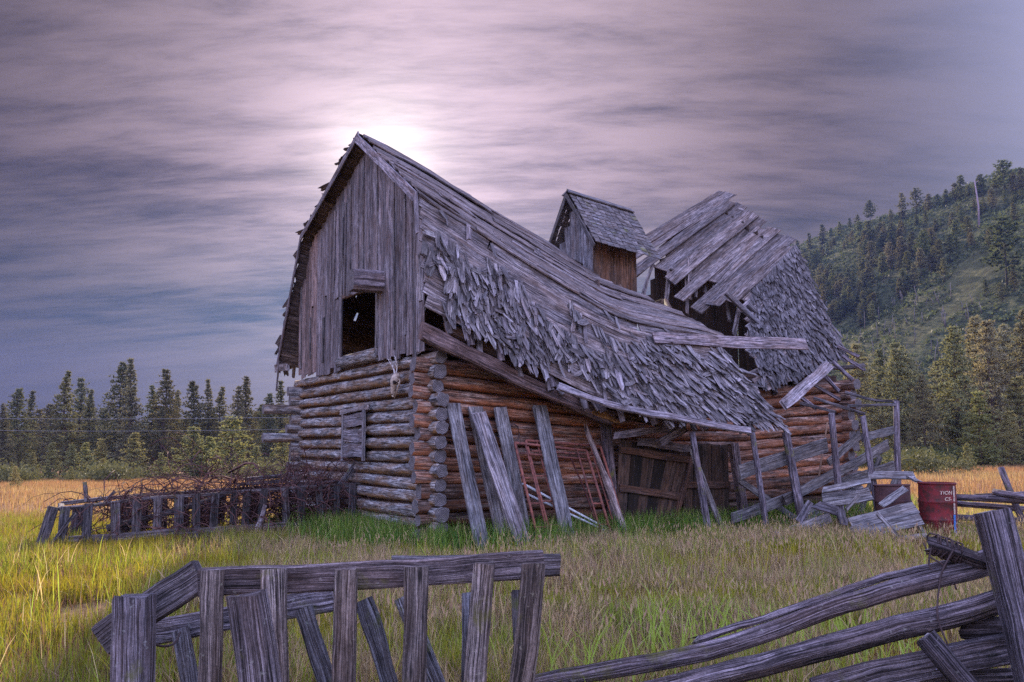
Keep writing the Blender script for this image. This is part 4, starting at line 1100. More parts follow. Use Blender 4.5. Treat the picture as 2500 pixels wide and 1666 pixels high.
def shingle_matrix(sp):
    S_, t, q, a, lift, sc = sp
    p, du, dn, n = S_.frame(t, max(q, 0.0))
    x = du * math.cos(a) + dn * math.sin(a); y = dn * math.cos(a) - du * math.sin(a)
    y2 = N3(y * math.cos(lift) + n * math.sin(lift)); z2 = N3(np.cross(x, y2))
    if z2 @ n < 0: x = -x; z2 = -z2
    o_ = p + n * (.022 + .02 * abs(a) + rnd.uniform(0, .012))
    return Matrix(((x[0] * sc, y2[0] * sc, z2[0], o_[0]), (x[1] * sc, y2[1] * sc, z2[1], o_[1]), (x[2] * sc, y2[2] * sc, z2[2], o_[2]), (0, 0, 0, 1)))
rnd.shuffle(spots)
spots.sort(key=lambda s: s[1] > .66)        # the nearer, larger ones first
rest = MD()
for i, sp in enumerate(spots + far_spots + left_spots):
    m = shingle_matrix(sp)
    md_, me_ = SH[rnd.randrange(len(SH))]
    if i < 300:
        o = bpy.data.objects.new('shingle', me_)
        o.parent = roof
        COL.objects.link(o)
        o.matrix_local = m
        t = rnd.choice((rnd.uniform(.35, .7), rnd.uniform(.6, 1.2)))
        o.color = (t * rnd.uniform(.97, 1.06), t, t * rnd.uniform(.96, 1.05), 1)
    else:
        v = np.concatenate(md_.v) @ np.array(m.to_3x3()).T + np.array(m.translation)
        k = sum(len(f) for f in md_.f)
        ou, ov = rnd.uniform(0, 30), rnd.uniform(0, 30)
        uv = [(a + ou, b + ov) for a, b in md_.uv]
        us, p_ = [], 0
        for f in md_.f:
            us.append(uv[p_:p_ + len(f)]); p_ += len(f)
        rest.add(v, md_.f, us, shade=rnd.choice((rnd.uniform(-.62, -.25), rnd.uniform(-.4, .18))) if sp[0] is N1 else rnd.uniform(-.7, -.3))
o = bput('shingles', rest, M['shingle'], roof, color=(1, 1, 1))
o['kind'] = 'stuff'

# rake trim, fascia, ridge ------------------------------------------
trim = part('rake_trim', barn)
def rk(v, z, u=-.40): return L(u, v, z)
bput('barge_board', sweep([rk(-2.70, 7.76), rk(-1.2, 6.72), rk(.18, 5.74)], .17, .035, (-1, 0, 0), seg=6, jit=.006), M['gable'], trim, color=(1.25, 1.22, 1.3))
bput('barge_board', sweep([rk(.20, 5.80), rk(.30, 5.1)], .13, .03, (-1, 0, 0), seg=3, jit=.006, rag=.04), M['gable'], trim, color=(1.2, 1.18, 1.28))
bput('barge_board', sweep([rk(.30, 4.75), rk(.42, 3.95)], .11, .03, (-1, 0, 0), seg=3, jit=.006, rag=.04), M['gable'], trim)
bput('barge_board', sweep([rk(-2.58, 7.80), rk(-4.6, 7.24), rk(-6.62, 6.70)], .14, .03, (-1, 0, 0), seg=6, jit=.006), M['gable'], trim, color=(.8, .78, .8))
bput('barge_board', sweep([rk(-6.58, 6.72), rk(-7.6, 5.3), rk(-8.66, 3.85)], .12, .03, (-1, 0, 0), seg=6, jit=.006), M['gable'], trim, color=(.7, .68, .72))
bput('soffit_board', sweep([L(-.04, -2.72, 7.52), L(-.04, -4.6, 7.0), L(-.04, -6.45, 6.52)], .10, .05, (-1, 0, 0), seg=4, jit=.004), M['redlog'], trim, color=(.55, .5, .5))
bput('soffit_board', sweep([L(-.04, -6.45, 6.50), L(-.04, -7.55, 5.1)], .09, .05, (-1, 0, 0), seg=4, jit=.004), M['redlog'], trim, color=(.5, .45, .45))
bput('eave_stub', sweep([L(-.38, -7.6, 3.72), L(-.38, -8.9, 3.82)], .16, .06, (-1, 0, 0), seg=4, jit=.02, rag=.15), M['gable'], trim)
bput('eave_stub', sweep([L(-.42, -8.35, 3.95), L(-.42, -8.6, 3.2)], .05, .04, (-1, 0, 0), seg=3, jit=.006), M['gable'], trim)

# boarded gable -----------------------------------------------------
gable = part('gable_wall', barn)
TOPL = [(-8.6, 3.95), (-6.57, 6.72), (-2.63, 7.76), (.24, 5.75), (.40, 3.9)]
def roof_at(v):
    return float(np.interp(v, [a for a, b in TOPL], [b for a, b in TOPL]))
def log_top(v):
    return 3.22 + .035 * -v
v = -.02
while v > -7.55:
    w = rnd.uniform(.17, .33)
    c = v - w / 2
    top = roof_at(c) - .10
    bot = log_top(c) - rnd.uniform(-.03, .10)
    lean = .03 * math.sin(c) + rnd.uniform(-.012, .012)
    segs = [(bot, top)]
    if -4.32 < c < -2.22:
        segs = [(4.86 - .07 * (c + 4.2) + rnd.uniform(-.02, .02), top)]
    elif rnd.random() < .35 and c < -4.4:
        mid_ = rnd.uniform(4.6, 5.4)
        segs = [(bot, mid_), (mid_ + .02, top)]
    for a, b in segs:
        if b - a < .2: continue
        prot = rnd.uniform(-.012, .012) - .14
        col_ = rnd.uniform(.5, 1.15)
        wr = 1.0 + (.18 if c < -6.2 else 0)
        bput('board', sweep([L(prot, c - lean, a), L(prot, c, (a + b) / 2), L(prot, c + lean, b)], w * .94, .025, (-1, 0, 0), seg=4, jit=.006, rag=.035), M['gable'], gable, color=(col_ * wr, col_ * .97, col_ * (1.0 - .12 * (c < -6.2))))
        if rnd.random() < .45 and b - a > .8:      # narrow batten over the joint
            bput('batten', sweep([L(prot - .028, c - w / 2 - lean, a + rnd.uniform(0, .4)), L(prot - .028, c - w / 2 + lean, b - rnd.uniform(0, .5))], rnd.uniform(.05, .1), .02, (-1, 0, 0), seg=3, jit=.005, rag=.03), M['gable'], gable, color=(col_ * .9,) * 3)
    v -= w
hatch = part('loft_opening', barn)
bput('lintel', sweep([L(-.10, -4.36, 4.90), L(-.10, -2.15, 4.76)], .10, .10, (-1, 0, 0), seg=4, jit=.006), M['brown'], hatch)
bput('sill_log', sweep([L(-.06, -4.5, 3.50), L(-.06, -2.2, 3.44)], .14, .14, (0, 0, 1), seg=5, kind='log', K=10, rough=.05), M['log'], hatch)
bput('jamb', sweep([L(-.13, -2.20, 3.40), L(-.13, -2.16, 4.8)], .10, .08, (-1, 0, 0), seg=4, jit=.005), M['gable'], hatch)
bput('jamb', sweep([L(-.13, -4.40, 3.50), L(-.13, -4.36, 4.9)], .08, .08, (-1, 0, 0), seg=4, jit=.005), M['gable'], hatch)
bput('hoist_beam', sweep([L(-.75, -1.98, 4.74), L(.8, -1.98, 4.80)], .40, .38, (0, 0, 1), seg=4, jit=.01, mi_cap=1), [M['gable'], M['end']], barn, color=(.95, .9, .95))
# unseen loft floor and cross wall, added to keep light out of the loft
lf = part('loft_floor_blocker', barn)
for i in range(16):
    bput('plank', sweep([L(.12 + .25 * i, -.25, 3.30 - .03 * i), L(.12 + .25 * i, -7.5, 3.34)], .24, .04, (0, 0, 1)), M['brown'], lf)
lw = part('loft_partition_blocker', barn)
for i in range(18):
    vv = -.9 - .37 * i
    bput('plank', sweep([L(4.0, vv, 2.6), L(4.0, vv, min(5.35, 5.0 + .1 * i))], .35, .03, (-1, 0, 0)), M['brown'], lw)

# broken plate beams under the sagging eave ---------------------------
plate = part('broken_plate', barn)
bput('beam', sweep(LP([(-.49, .52, 3.49), (.6, .52, 3.07), (1.49, .55, 2.70), (2.55, .58, 2.35), (3.30, .60, 2.09)]), .24, .16, VD, seg=14, jit=.012, rag=.22, wob=.01), M['roofboard'], plate, color=(.72, .58, .55))
bput('beam', sweep(LP([(.05, .34, 3.60), (2.0, .42, 2.80), (3.46, .48, 2.30), (4.9, .52, 2.0)]), .20, .14, VD, seg=12, jit=.012, rag=.12), M['brown'], plate)
bput('splintered_end', sweep(LP([(2.75, .67, 2.27), (3.15, .68, 2.13), (3.45, .70, 2.03)]), .13, .05, VD, seg=6, jit=.02, rag=.25, taper=(1, .35)), M['splinter'], plate)
for p in SIDE['fallen']:
    bput('broken_board', sweep(LP(p), rnd.uniform(.13, .2), .05, VD, seg=7, jit=.018, rag=.2), M['grey'], plate, color=(.62, .55, .58))
bput('fascia_board', sweep(smooth_path(LP(SIDE['fascia']), 14), .14, .05, np.array(L(.1, .8, .6)), jit=.012, rag=.1), M['grey'], plate, color=(1.05, 1, 1.08))
bput('brace', sweep(LP(SIDE['brace_r']), .10, .05, VD, seg=3, jit=.008, rag=.03), M['grey'], plate)

# the far roof piece, tilted up -------------------------------------
farroof = part('tilted_far_roof', barn)
FB = []
for i, (v_, ln, sag) in enumerate(((-4.02, 4.7, .62), (-3.86, 4.2, .45), (-3.62, 3.7, .25), (-3.40, 3.0, .1), (-3.18, 2.7, .03), (-2.95, 3.1, .1), (-2.72, 2.6, .02), (-2.48, 3.1, .08), (-2.25, 2.2, 0), (-2.04, 3.1, .06), (-1.80, 2.9, .12), (-1.60, 2.2, .05))):
    zr = 8.72 + (v_ + 4.0) * -.86
    ur = 10.72 + rnd.uniform(0, .38)
    zr += (ur - 10.72) * .7
    FB.append([(ur, v_, zr), (ur - ln * .5, v_ + rnd.uniform(-.03, .03), zr - ln * .5 * .74 + sag * .5), (ur - ln, v_ + rnd.uniform(-.06, .06), zr - ln * .76 + sag * 1.2)])
fn = N3(L(-.50, .57, .65))
for i, p in enumerate(FB):
    bput('sheathing_board', sweep(LP(p) + fn * (.03 * (i % 3)), rnd.uniform(.30, .40), .03, fn, seg=8, jit=.010, rag=.12, wob=.008), M['roofboard'], farroof, color=tone(.55, 1.0, .03))
for a, b in (((8.6, -3.0, 6.5), (8.2, -2.6, 5.3)), ((8.9, -3.0, 6.6), (8.4, -2.6, 5.4)), ((9.2, -2.9, 6.6), (8.6, -2.5, 5.5)), ((8.9, -2.4, 5.8), (8.1, -2.0, 4.9)), ((8.3, -3.4, 6.4), (7.4, -2.6, 5.1)), ((8.7, -3.2, 6.5), (7.9, -2.4, 4.9)), ((9.3, -2.6, 6.2), (8.7, -1.8, 4.7)), ((7.9, -3.6, 6.4), (7.0, -3.0, 5.3)), ((9.5, -2.0, 5.8), (8.3, -1.3, 4.2))):
    bput('hanging_lath', sweep([L(*a), L(*b)], rnd.uniform(.08, .16), .03, VD, seg=4, jit=.012, rag=.12), M['roofboard'], farroof)
for q in np.linspace(.03, .97, 13):
    t0 = rnd.uniform(.0, .1)
    bput('sheathing_board', FARLOW.board(q - .036, q + .034, t0, 1.01, .028, rnd.uniform(-.01, .01), seg=6, jit=.01, rag=.08), M['roofboard'], farroof)
for t in (.2, .4, .6, .8):
    a, b = FARLOW.at(t, -.02), FARLOW.at(t, 1.04); n_ = FARLOW.frame(t, .5)[3]
    bput('rafter', sweep([a - n_ * .1, b - n_ * .1], .1, .12, n_, seg=3, jit=.006), M['dark'], farroof)
for v_ in (-3.9, -2.9, -1.9):
    pass
for u_ in (8.9, 9.8, 10.6):
    a, b = (u_, -4.0, 8.72 - (10.72 - u_) * .75), (u_ + .05, -1.6, 6.62 - (10.72 - u_) * .75)
    bput('rafter', sweep([L(*a) - fn * .12, L(*b) - fn * .12], .1, .12, fn, seg=3, jit=.006), M['dark'], farroof)
bput('rafter', sweep(LP([(8.0, -1.2, 5.2), (8.9, -.6, 4.1)]), .12, .1, VD, seg=3, jit=.008), M['dark'], farroof)
bput('rafter', sweep(LP([(8.7, -1.2, 5.0), (9.2, -.8, 4.3)]), .12, .1, VD, seg=3, jit=.008), M['dark'], farroof)
# far side slope of the tilted piece
for i in range(8):
    f = i / 8
    bput('sheathing_board', sweep(LP([(10.66, -4.1 - 2.6 * f, 8.66 - 1.2 * f), (8.8, -4.1 - 2.6 * f, 7.2 - 1.2 * f)]), .3, .03, np.array(L(-.3, -.4, .8)), seg=4, jit=.01, rag=.1), M['roofboard'], farroof)
# loose weathered board hanging off its corner and a stick out log
bput('hanging_board', sweep(LP([(9.42, .45, 3.45), (8.4, .7, 2.98), (7.25, .98, 2.45)]), .24, .06, np.array(L(-.2, .9, .4)), seg=9, jit=.008, rag=.12), M['grey'], farroof, color=(1.25, 1.2, 1.28))
bput('pole', tube(LP([(10.0, -.1, 3.45), (10.6, -.1, 3.47), (11.2, 0, 3.54)]), .055, K=8, seg=5), M['dark'], farroof)
for a, b in (((9.9, .15, 3.55), (10.1, .5, 3.1)), ((9.4, .2, 3.3), (9.5, .6, 2.8)), ((8.9, .35, 3.0), (9.3, .75, 2.62)), ((10.4, .0, 3.75), (10.7, .4, 3.35)), ((8.2, .5, 2.75), (8.4, .85, 2.4)), ((10.5, -.2, 4.0), (10.9, .15, 3.7))):
    bput('rafter_tail', sweep([L(*a), L(*b)], .11, .07, np.array(L(.6, .6, .3)), seg=3, jit=.01, rag=.06), M['dark'], farroof, color=(1.5, 1.45, 1.6))

# far gable boards closing the loft, toned near black for its interior shade
fg = part('far_gable_wall', barn)
vv = -2.3
while vv > -7.4:
    w = rnd.uniform(.2, .32)
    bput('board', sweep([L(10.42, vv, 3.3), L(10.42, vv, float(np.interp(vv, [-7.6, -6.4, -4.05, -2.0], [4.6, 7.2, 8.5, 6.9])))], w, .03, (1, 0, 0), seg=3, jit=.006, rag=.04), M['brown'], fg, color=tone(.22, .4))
    vv -= w * .97

# cupola ------------------------------------------------------------
cup = part('cupola', barn)
tilt = lambda u, v: -.10 * (u - 4.75)
def cq(u, v, z): return L(u, v, z + tilt(u, v))
cu0, cu1, cv0, cv1 = 4.75, 5.95, -3.22, -1.92
ctop = 6.24
for i in range(6):      # gable face boards
    f0, f1 = i / 6, (i + 1) / 6
    vm = cv0 + (cv1 - cv0) * (f0 + f1) / 2
    tz = 7.22 - abs(vm - (cv0 + cv1) / 2) * 1.48
    for u_ in (cu0, cu1):
        bput('board', sweep([cq(u_, vm, 5.0), cq(u_, vm, tz)], (cv1 - cv0) / 6 * .97, .03, (-1 if u_ == cu0 else 1, 0, 0), seg=4, jit=.004, rag=.01), M['gable'], cup, color=tone(.8, 1.15, -.04))
for i in range(5):      # side boards, browner
    um = cu0 + (cu1 - cu0) * (i + .5) / 5
    for v_, mt in ((cv1, 'brown'), (cv0, 'gable')):
        bput('board', sweep([cq(um, v_, 5.0), cq(um, v_, ctop + .08)], (cu1 - cu0) / 5 * .96, .03, VD if v_ == cv1 else -VD, seg=4, jit=.004), M[mt], cup, color=tone(.6, 1.0, .12) if mt == 'brown' else None)
vc = (cv0 + cv1) / 2
rows = 13
for sgn in (1, -1):
    for i in range(rows):
        f = (i + .5) / rows
        v_ = vc + sgn * 1.02 * f; z_ = 7.42 - 1.42 * f
        nn = np.array(L(0, sgn * 1.42, 1.02)); nn /= np.linalg.norm(nn)
        k = 11
        for j in range(k):
            ua = 4.52 + (6.36 - 4.52) * j / k; ub = ua + (6.36 - 4.52) / k * .98
            dsl = .055 + rnd.uniform(-.01, .015)
            p = [cq(ua, v_, z_ + .02), cq(ub, v_, z_ + .02)]
            bput('roof_shingle', sweep([np.array(p[0]) + nn * (.02 + rnd.uniform(0, .012)), np.array(p[1]) + nn * (.02 + rnd.uniform(0, .012))], .17 + rnd.uniform(-.03, .03), .014, nn + np.array([0, 0, .10]), seg=2, jit=.012, rag=.02), M['mossy'], cup)
    bput('ridge_cap', sweep([cq(4.50, vc + sgn * .07, 7.42), cq(6.38, vc + sgn * .07, 7.42)], .20, .03, np.array(L(0, sgn * .8, 1)), seg=5, jit=.008, rag=.05), M['mossy'], cup)
    bput('rake_board', sweep([cq(4.50, vc, 7.34), cq(4.50, vc + sgn * 1.03, 5.93)], .09, .03, (-1, 0, 0), seg=4, jit=.006), M['mossy'], cup, color=(.7, .7, .7))

# doors ---------------------------------------------------------------
def door(name, c, n, battens, mt, stile=True):
    d = part(name, barn)
    tl, tr, bl, br = [np.array(L(*q)) for q in c]
    for i in range(n):
        f = (i + .5) / n
        a = tl * (1 - f) + tr * f; b = bl * (1 - f) + br * f
        w = np.linalg.norm(tr - tl) / n * .97
        bput('plank', sweep([a + VD * rnd.uniform(-.01, .01), b + VD * rnd.uniform(-.01, .01)], w, .03, VD, seg=4, jit=.006, rag=.04, taper=(1, np.linalg.norm(br - bl) / np.linalg.norm(tr - tl))), M[mt], d, color=tone(.12, .62, .03))
    for f in battens:
        a = tl * (1 - f) + bl * f; b = tr * (1 - f) + br * f
        bput('batten', sweep([a + VD * .045, b + VD * .045], .13, .035, VD, seg=5, jit=.008, rag=.05), M['brown'], d, color=(.7, .6, .55))
    if stile:
        bput('stile', sweep([tr + VD * .05, br + VD * .05], .11, .05, VD, seg=4, jit=.006), M['brown'], d, color=(.8, .65, .6))
door('fallen_door', SIDE['door1'], 6, (.14, .62), 'brown')
door('leaning_door', SIDE['door2'], 5, (.5,), 'brown', False)
for p in SIDE['jamb']:
    q = LP(p)
    bput('door_post', sweep([q[0], (q[1][0], q[1][1], -.1)], .2, .14, VD, seg=5, jit=.008), M['dark'], barn, color=(1.15, 1.0, 1.0))

# ------------------------------------------------------------------ props round the barn
def BW(u, v, z):
    c, s = math.cos(BA), math.sin(BA)
    return (BO[0] + c * u + s * v, BO[1] + s * u - c * v, z)
VW = np.array([math.sin(BA), -math.cos(BA), 0.0])
UW = np.array([math.cos(BA), math.sin(BA), 0.0])
LAB = ['weathered grey board leaning on the log wall, the one next to the log corner', 'grey board leaning behind the slanting board, mostly hidden', 'wide pale grey board leaning at the steepest slant across the others', 'grey board leaning between the slanting board and the rusty frames', 'dark grey board leaning alone in front of the rusty pipe frames']
for (p, w), lab in zip(SIDE['lean'], LAB):
    a = np.array(BW(*p[0])); b = np.array(BW(*p[1])); b = b + (b - a) * (b[2] / (a[2] - b[2])) * 1.02
    o = put('leaning_board', sweep([a, b], w, .045, VW + np.array([0, 0, .3]), seg=8, jit=.006, rag=.04), M['grey'], color=tone(.68, .85, -.02) if 'pale' not in lab else (1.0, .98, 1.04))
    tag(o, lab, 'board', 'boards leaning on the barn')
a, b = [np.array(BW(*q)) for q in SIDE['pole']]
o = put('leaning_pole', sweep([a, (a + b) / 2 + UW * .02, b + (b - a) * .03], .11, .07, VW, seg=10, jit=.016, rag=.25, taper=(.5, 1.1)), M['grey'], color=(1.15, 1.0, .95))
tag(o, 'splintered grey and orange pole leaning over the rusty pipe frames', 'pole')
a, b = [np.array(BW(*q)) for q in SIDE['rod']]
o = put('iron_rod', tube([a, (a + b) / 2 + UW * .05, b + (b - a) * .2], .016, K=6, seg=8), M['rust'], color=(.45, .4, .45))
tag(o, 'bent dark iron rod leaning inside the rusty frames', 'rod')
for i, p in enumerate(SIDE['pipes']):
    a, b = [np.array(BW(*q)) for q in p]
    o = put('pale_pipe', tube([a, b], .02, K=8), M['palepipe'])
    tag(o, ('upper' if i == 0 else 'lower') + ' of two thin pale pipes lying slanted in the grass behind the boards', 'pipe', 'pale pipes by the wall')

def pipe_frame(c, label):
    tl, tr, bl, br = [np.array(BW(*q)) for q in c]
    for q in (bl, br): pass
    bl = bl + (bl - tl) * (bl[2] / (tl[2] - bl[2])); br = br + (br - tr) * (br[2] / (tr[2] - br[2]))
    e = root('scaffold_frame', tuple((bl + br) / 2), label, 'frame', 'rusty pipe frames')
    P = lambda x, y: (tl * (1 - x) + tr * x) * (1 - y) + (bl * (1 - x) + br * x) * y
    r = .023
    put('leg', tube([P(0, 0), P(0, 1)], r, K=8), M['rust'], e); put('leg', tube([P(1, 0), P(1, 1)], r, K=8), M['rust'], e)
    put('top_bar', tube([P(0, .0), P(1, .0)], r, K=8), M['rust'], e)
    put('lower_bar', tube([P(.04, .10), P(.96, .10)], .016, K=8), M['rust'], e)
    for x0, x1 in ((0, .14), (1, .86)):
        put('inner_leg', tube([P(x1, .0), P(x1, .93)], .016, K=8), M['rust'], e)
        for y in (.34, .58, .8):
            put('rung', tube([P(x0, y), P(x1, y)], .014, K=6), M['rust'], e)
    return e
pipe_frame(SIDE['frameA'], 'rusty red pipe scaffold frame leaning in front, nearer the leaning boards')
pipe_frame(SIDE['frameB'], 'rusty red pipe scaffold frame leaning behind, nearer the broken door')
c = np.array(BW(1.42, .2, 1.86))
o = put('iron_hook', tube([c + UW * x + np.array([0, 0, z]) for x, z in ((-.1, -.2), (-.12, 0), (-.08, .13), (0, .18), (.09, .13), (.12, 0), (.07, -.15), (.05, -.35))], .014, K=6), M['wire'])
tag(o, 'bent dark iron hook hanging on the log wall above the rusty frames', 'hook')

# deer skull ---------------------------------------------------------
def skull():
    u0, v0, z0 = SKULL
    e = root('deer_skull', BW(u0 - .03, v0, z0 - .16), 'pale deer skull with two branched antlers nailed to the front logs', 'skull')
    e.scale = (.74, .74, .74)
    F_ = -UW                     # faces out of the gable wall
    S_ = -VW                     # towards the picture's left
    Uz = np.array([0, 0, 1.0])
    base = np.array(BW(u0, v0, z0))
    # sections from the crown to the muzzle: (down, out, half width, half depth)
    sec = [(-.17, .04, .075, .05), (-.13, .06, .125, .085), (-.05, .07, .155, .10), (.03, .075, .145, .095), (.10, .08, .11, .075), (.18, .085, .082, .06), (.26, .08, .07, .05), (.33, .07, .055, .036), (.37, .065, .03, .02)]
    K = 14
    V_, F2_, U2 = [], [], []
    for d, o_, w, h in sec:
        c = base - Uz * d + F_ * o_ + S_ * d * .35
        for k in range(K):
            a = 2 * math.pi * k / K
            ww = w * (1 + .12 * math.sin(3 * a + d * 20))
            V_.append(c + VW * ww * math.cos(a) + F_ * h * math.sin(a))
    n = len(sec)
    for i in range(n - 1):
        for k in range(K):
            k2 = (k + 1) % K
            q = [i * K + k, i * K + k2, (i + 1) * K + k2, (i + 1) * K + k]
            F2_.append(q); U2.append([(0, 0)] * 4)
    F2_.append(list(range(K))); U2.append([(0, 0)] * K)
    F2_.append([(n - 1) * K + k for k in range(K)][::-1]); U2.append([(0, 0)] * K)
    md = MD(); md.add(V_, F2_, U2, smooth=True)
    put('cranium', md, M['bone'], e, (1, 1, 1))
    for s in (-1, 1):
        c = base - Uz * .045 + F_ * .115 + VW * s * .10
        md = MD(); tube([c - F_ * .03, c + F_ * .04 + VW * s * .012], .042, md=md, K=10)
        put('eye_socket', md, M['socket'], e, (1, 1, 1))
        c = base - Uz * .29 + S_ * .10 + F_ * .105 + VW * s * .018
        put('nostril', tube([c - F_ * .01 + Uz * .03, c + F_ * .008 - Uz * .03], .012, K=6), M['socket'], e, (1, 1, 1))
        c = base - Uz * .02 + F_ * .03 + VW * s * .16
        put('cheekbone', tube(smooth_path([c + Uz * .05, c + VW * s * .035 - Uz * .02, c - Uz * .12 - VW * s * .03], 6), .018, K=6), M['bone'], e, (1, 1, 1))
        # jaw
        put('jaw', tube(smooth_path([c - Uz * .02, c - Uz * .16 - VW * s * .02 + S_ * .05, base - Uz * .40 + S_ * .15 + F_ * .02], 7), .024, K=6, taper=(1, .5)), M['bone'], e, (1, .95, .9))
        # antler: main beam with tines
        a0 = base + Uz * .16 + F_ * .06 + VW * s * .045
        beam = smooth_path([a0, a0 + Uz * .12 + VW * s * .05, a0 + Uz * .24 + VW * s * .13 + F_ * .03, a0 + Uz * .38 + VW * s * .18 + F_ * .1], 9)
        ant = put('antler', tube(beam, .019, K=7, taper=(1.2, .35)), M['antler'], e, (1, 1, 1))
        for i, dd in ((3, Uz * .11 - VW * s * .03 + F_ * .04), (5, Uz * .15 - VW * s * .05 + F_ * .05), (7, Uz * .10 - VW * s * .10)):
            put('tine', tube([beam[i], beam[i] + dd * .6, beam[i] + dd], .012, K=6, taper=(1, .3)), M['antler'], ant, (1, 1, 1))
skull()

# corral posts and rails beside the barn ---------------------------------
cor = root('corral_fence', BW(7.5, 1.7, 0), 'ramshackle corral of leaning posts and slanting planks along the barn', 'fence')
for p, w in SIDE['posts']:
    a, b = [np.array(BW(*q)) for q in p]
    b = b + (b - a) * ((b[2] + .1) / (a[2] - b[2]))
    put('post', sweep([a, (a + b) / 2, b], w / 2, w / 2 * .8, VW, seg=6, kind='log', K=8, rough=.08, rag=.03, mi_cap=1, taper=(.9, 1.08)), [M['dark'], M['end']], cor, color=(1.25, 1.2, 1.32))
for p, w in SIDE['rails']:
    put('rail', sweep([np.array(BW(*q)) - VW * .1 for q in p], w, .05, VW, seg=7, jit=.01, rag=.05), M['grey'], cor, color=tone(.5, .75, -.02))
for p in SIDE['rods']:
    put('pole', sweep([np.array(BW(*q)) for q in p], .07, .06, (0, 0, 1), seg=5, jit=.008, rag=.02), M['dark'], cor)
o = put('old_rope', tube(smooth_path([BW(*q) for q in SIDE['rope']], 14), .02, K=5), M['cord'])
tag(o, 'frayed brown rope hanging down in front of the red-brown logs', 'rope')

# heap of broken boards ---------------------------------------------------
DLAB = ['pale split board lying along the top of the broken trough', 'broad side board of the broken trough beside the corral post', 'upper of two broad grey boards slumped in front of the barrels', 'lower of two broad grey boards slumped in front of the barrels', 'narrow pale slat lying across the two broad slumped boards', 'thin pale stick propped on the trough', 'short grey board poking up in front of the rusty barrel', 'dark stake leaning at the near end of the trough', 'dark end board of the sunken crate in the grass', 'short dark crate post standing in the grass', 'thin pale slat sticking out past the slumped boards', 'flat scrap of board in the grass before the red barrel', 'lone scrap of board lying in the dry grass before the barn', 'splintered scrap of board at the foot of the corral posts', 'grey board lying behind the two barrels', 'short pale board end resting between the two barrels']
for (p, w), lab in zip(DEB, DLAB):
    a, b = np.array(p[0]), np.array(p[1])
    nr = np.array([.1, -.75, .65])
    o = put('loose_board', sweep([a, b], w, .035, nr, seg=6, jit=.008, rag=.06), M['grey'], color=tone(.7, 1.0) if 'dark' not in lab else (.42, .4, .45))
    tag(o, lab, 'board', 'broken boards heaped by the corral')

for (a, b, w, lab) in (((5.9, 1.0, 1.0), (7.4, 1.35, .04), .15, 'grey broken board slanting down behind the middle corral posts'), ((7.0, 1.15, .12), (9.0, 1.45, .72), .18, 'grey board lying slanted behind the trough against the logs'), ((8.7, 1.95, .06), (9.9, 1.55, .95), .14, 'split board propped between the last two corral posts'), ((4.95, .75, 1.6), (5.35, 1.15, .0), .13, 'dark split board leaning where the two barn doors meet'), ((9.35, 1.0, .05), (10.0, 1.15, 1.4), .12, 'narrow board leaning on the far end of the red-brown logs'), ((6.2, 1.9, .05), (7.1, 2.1, .32), .2, 'short board tipped in the grass before the thick corral post'), ((7.7, 2.2, .04), (8.2, 2.5, .3), .16, 'short splintered board end sticking out of the grass by the crate')):
    o = put('loose_board', sweep([BW(*a), BW(*b)], w, .035, VW + np.array([0, 0, .4]), seg=6, jit=.008, rag=.09), M['grey'], color=tone(.5, .95))
    tag(o, lab, 'board', 'broken boards heaped by the corral')

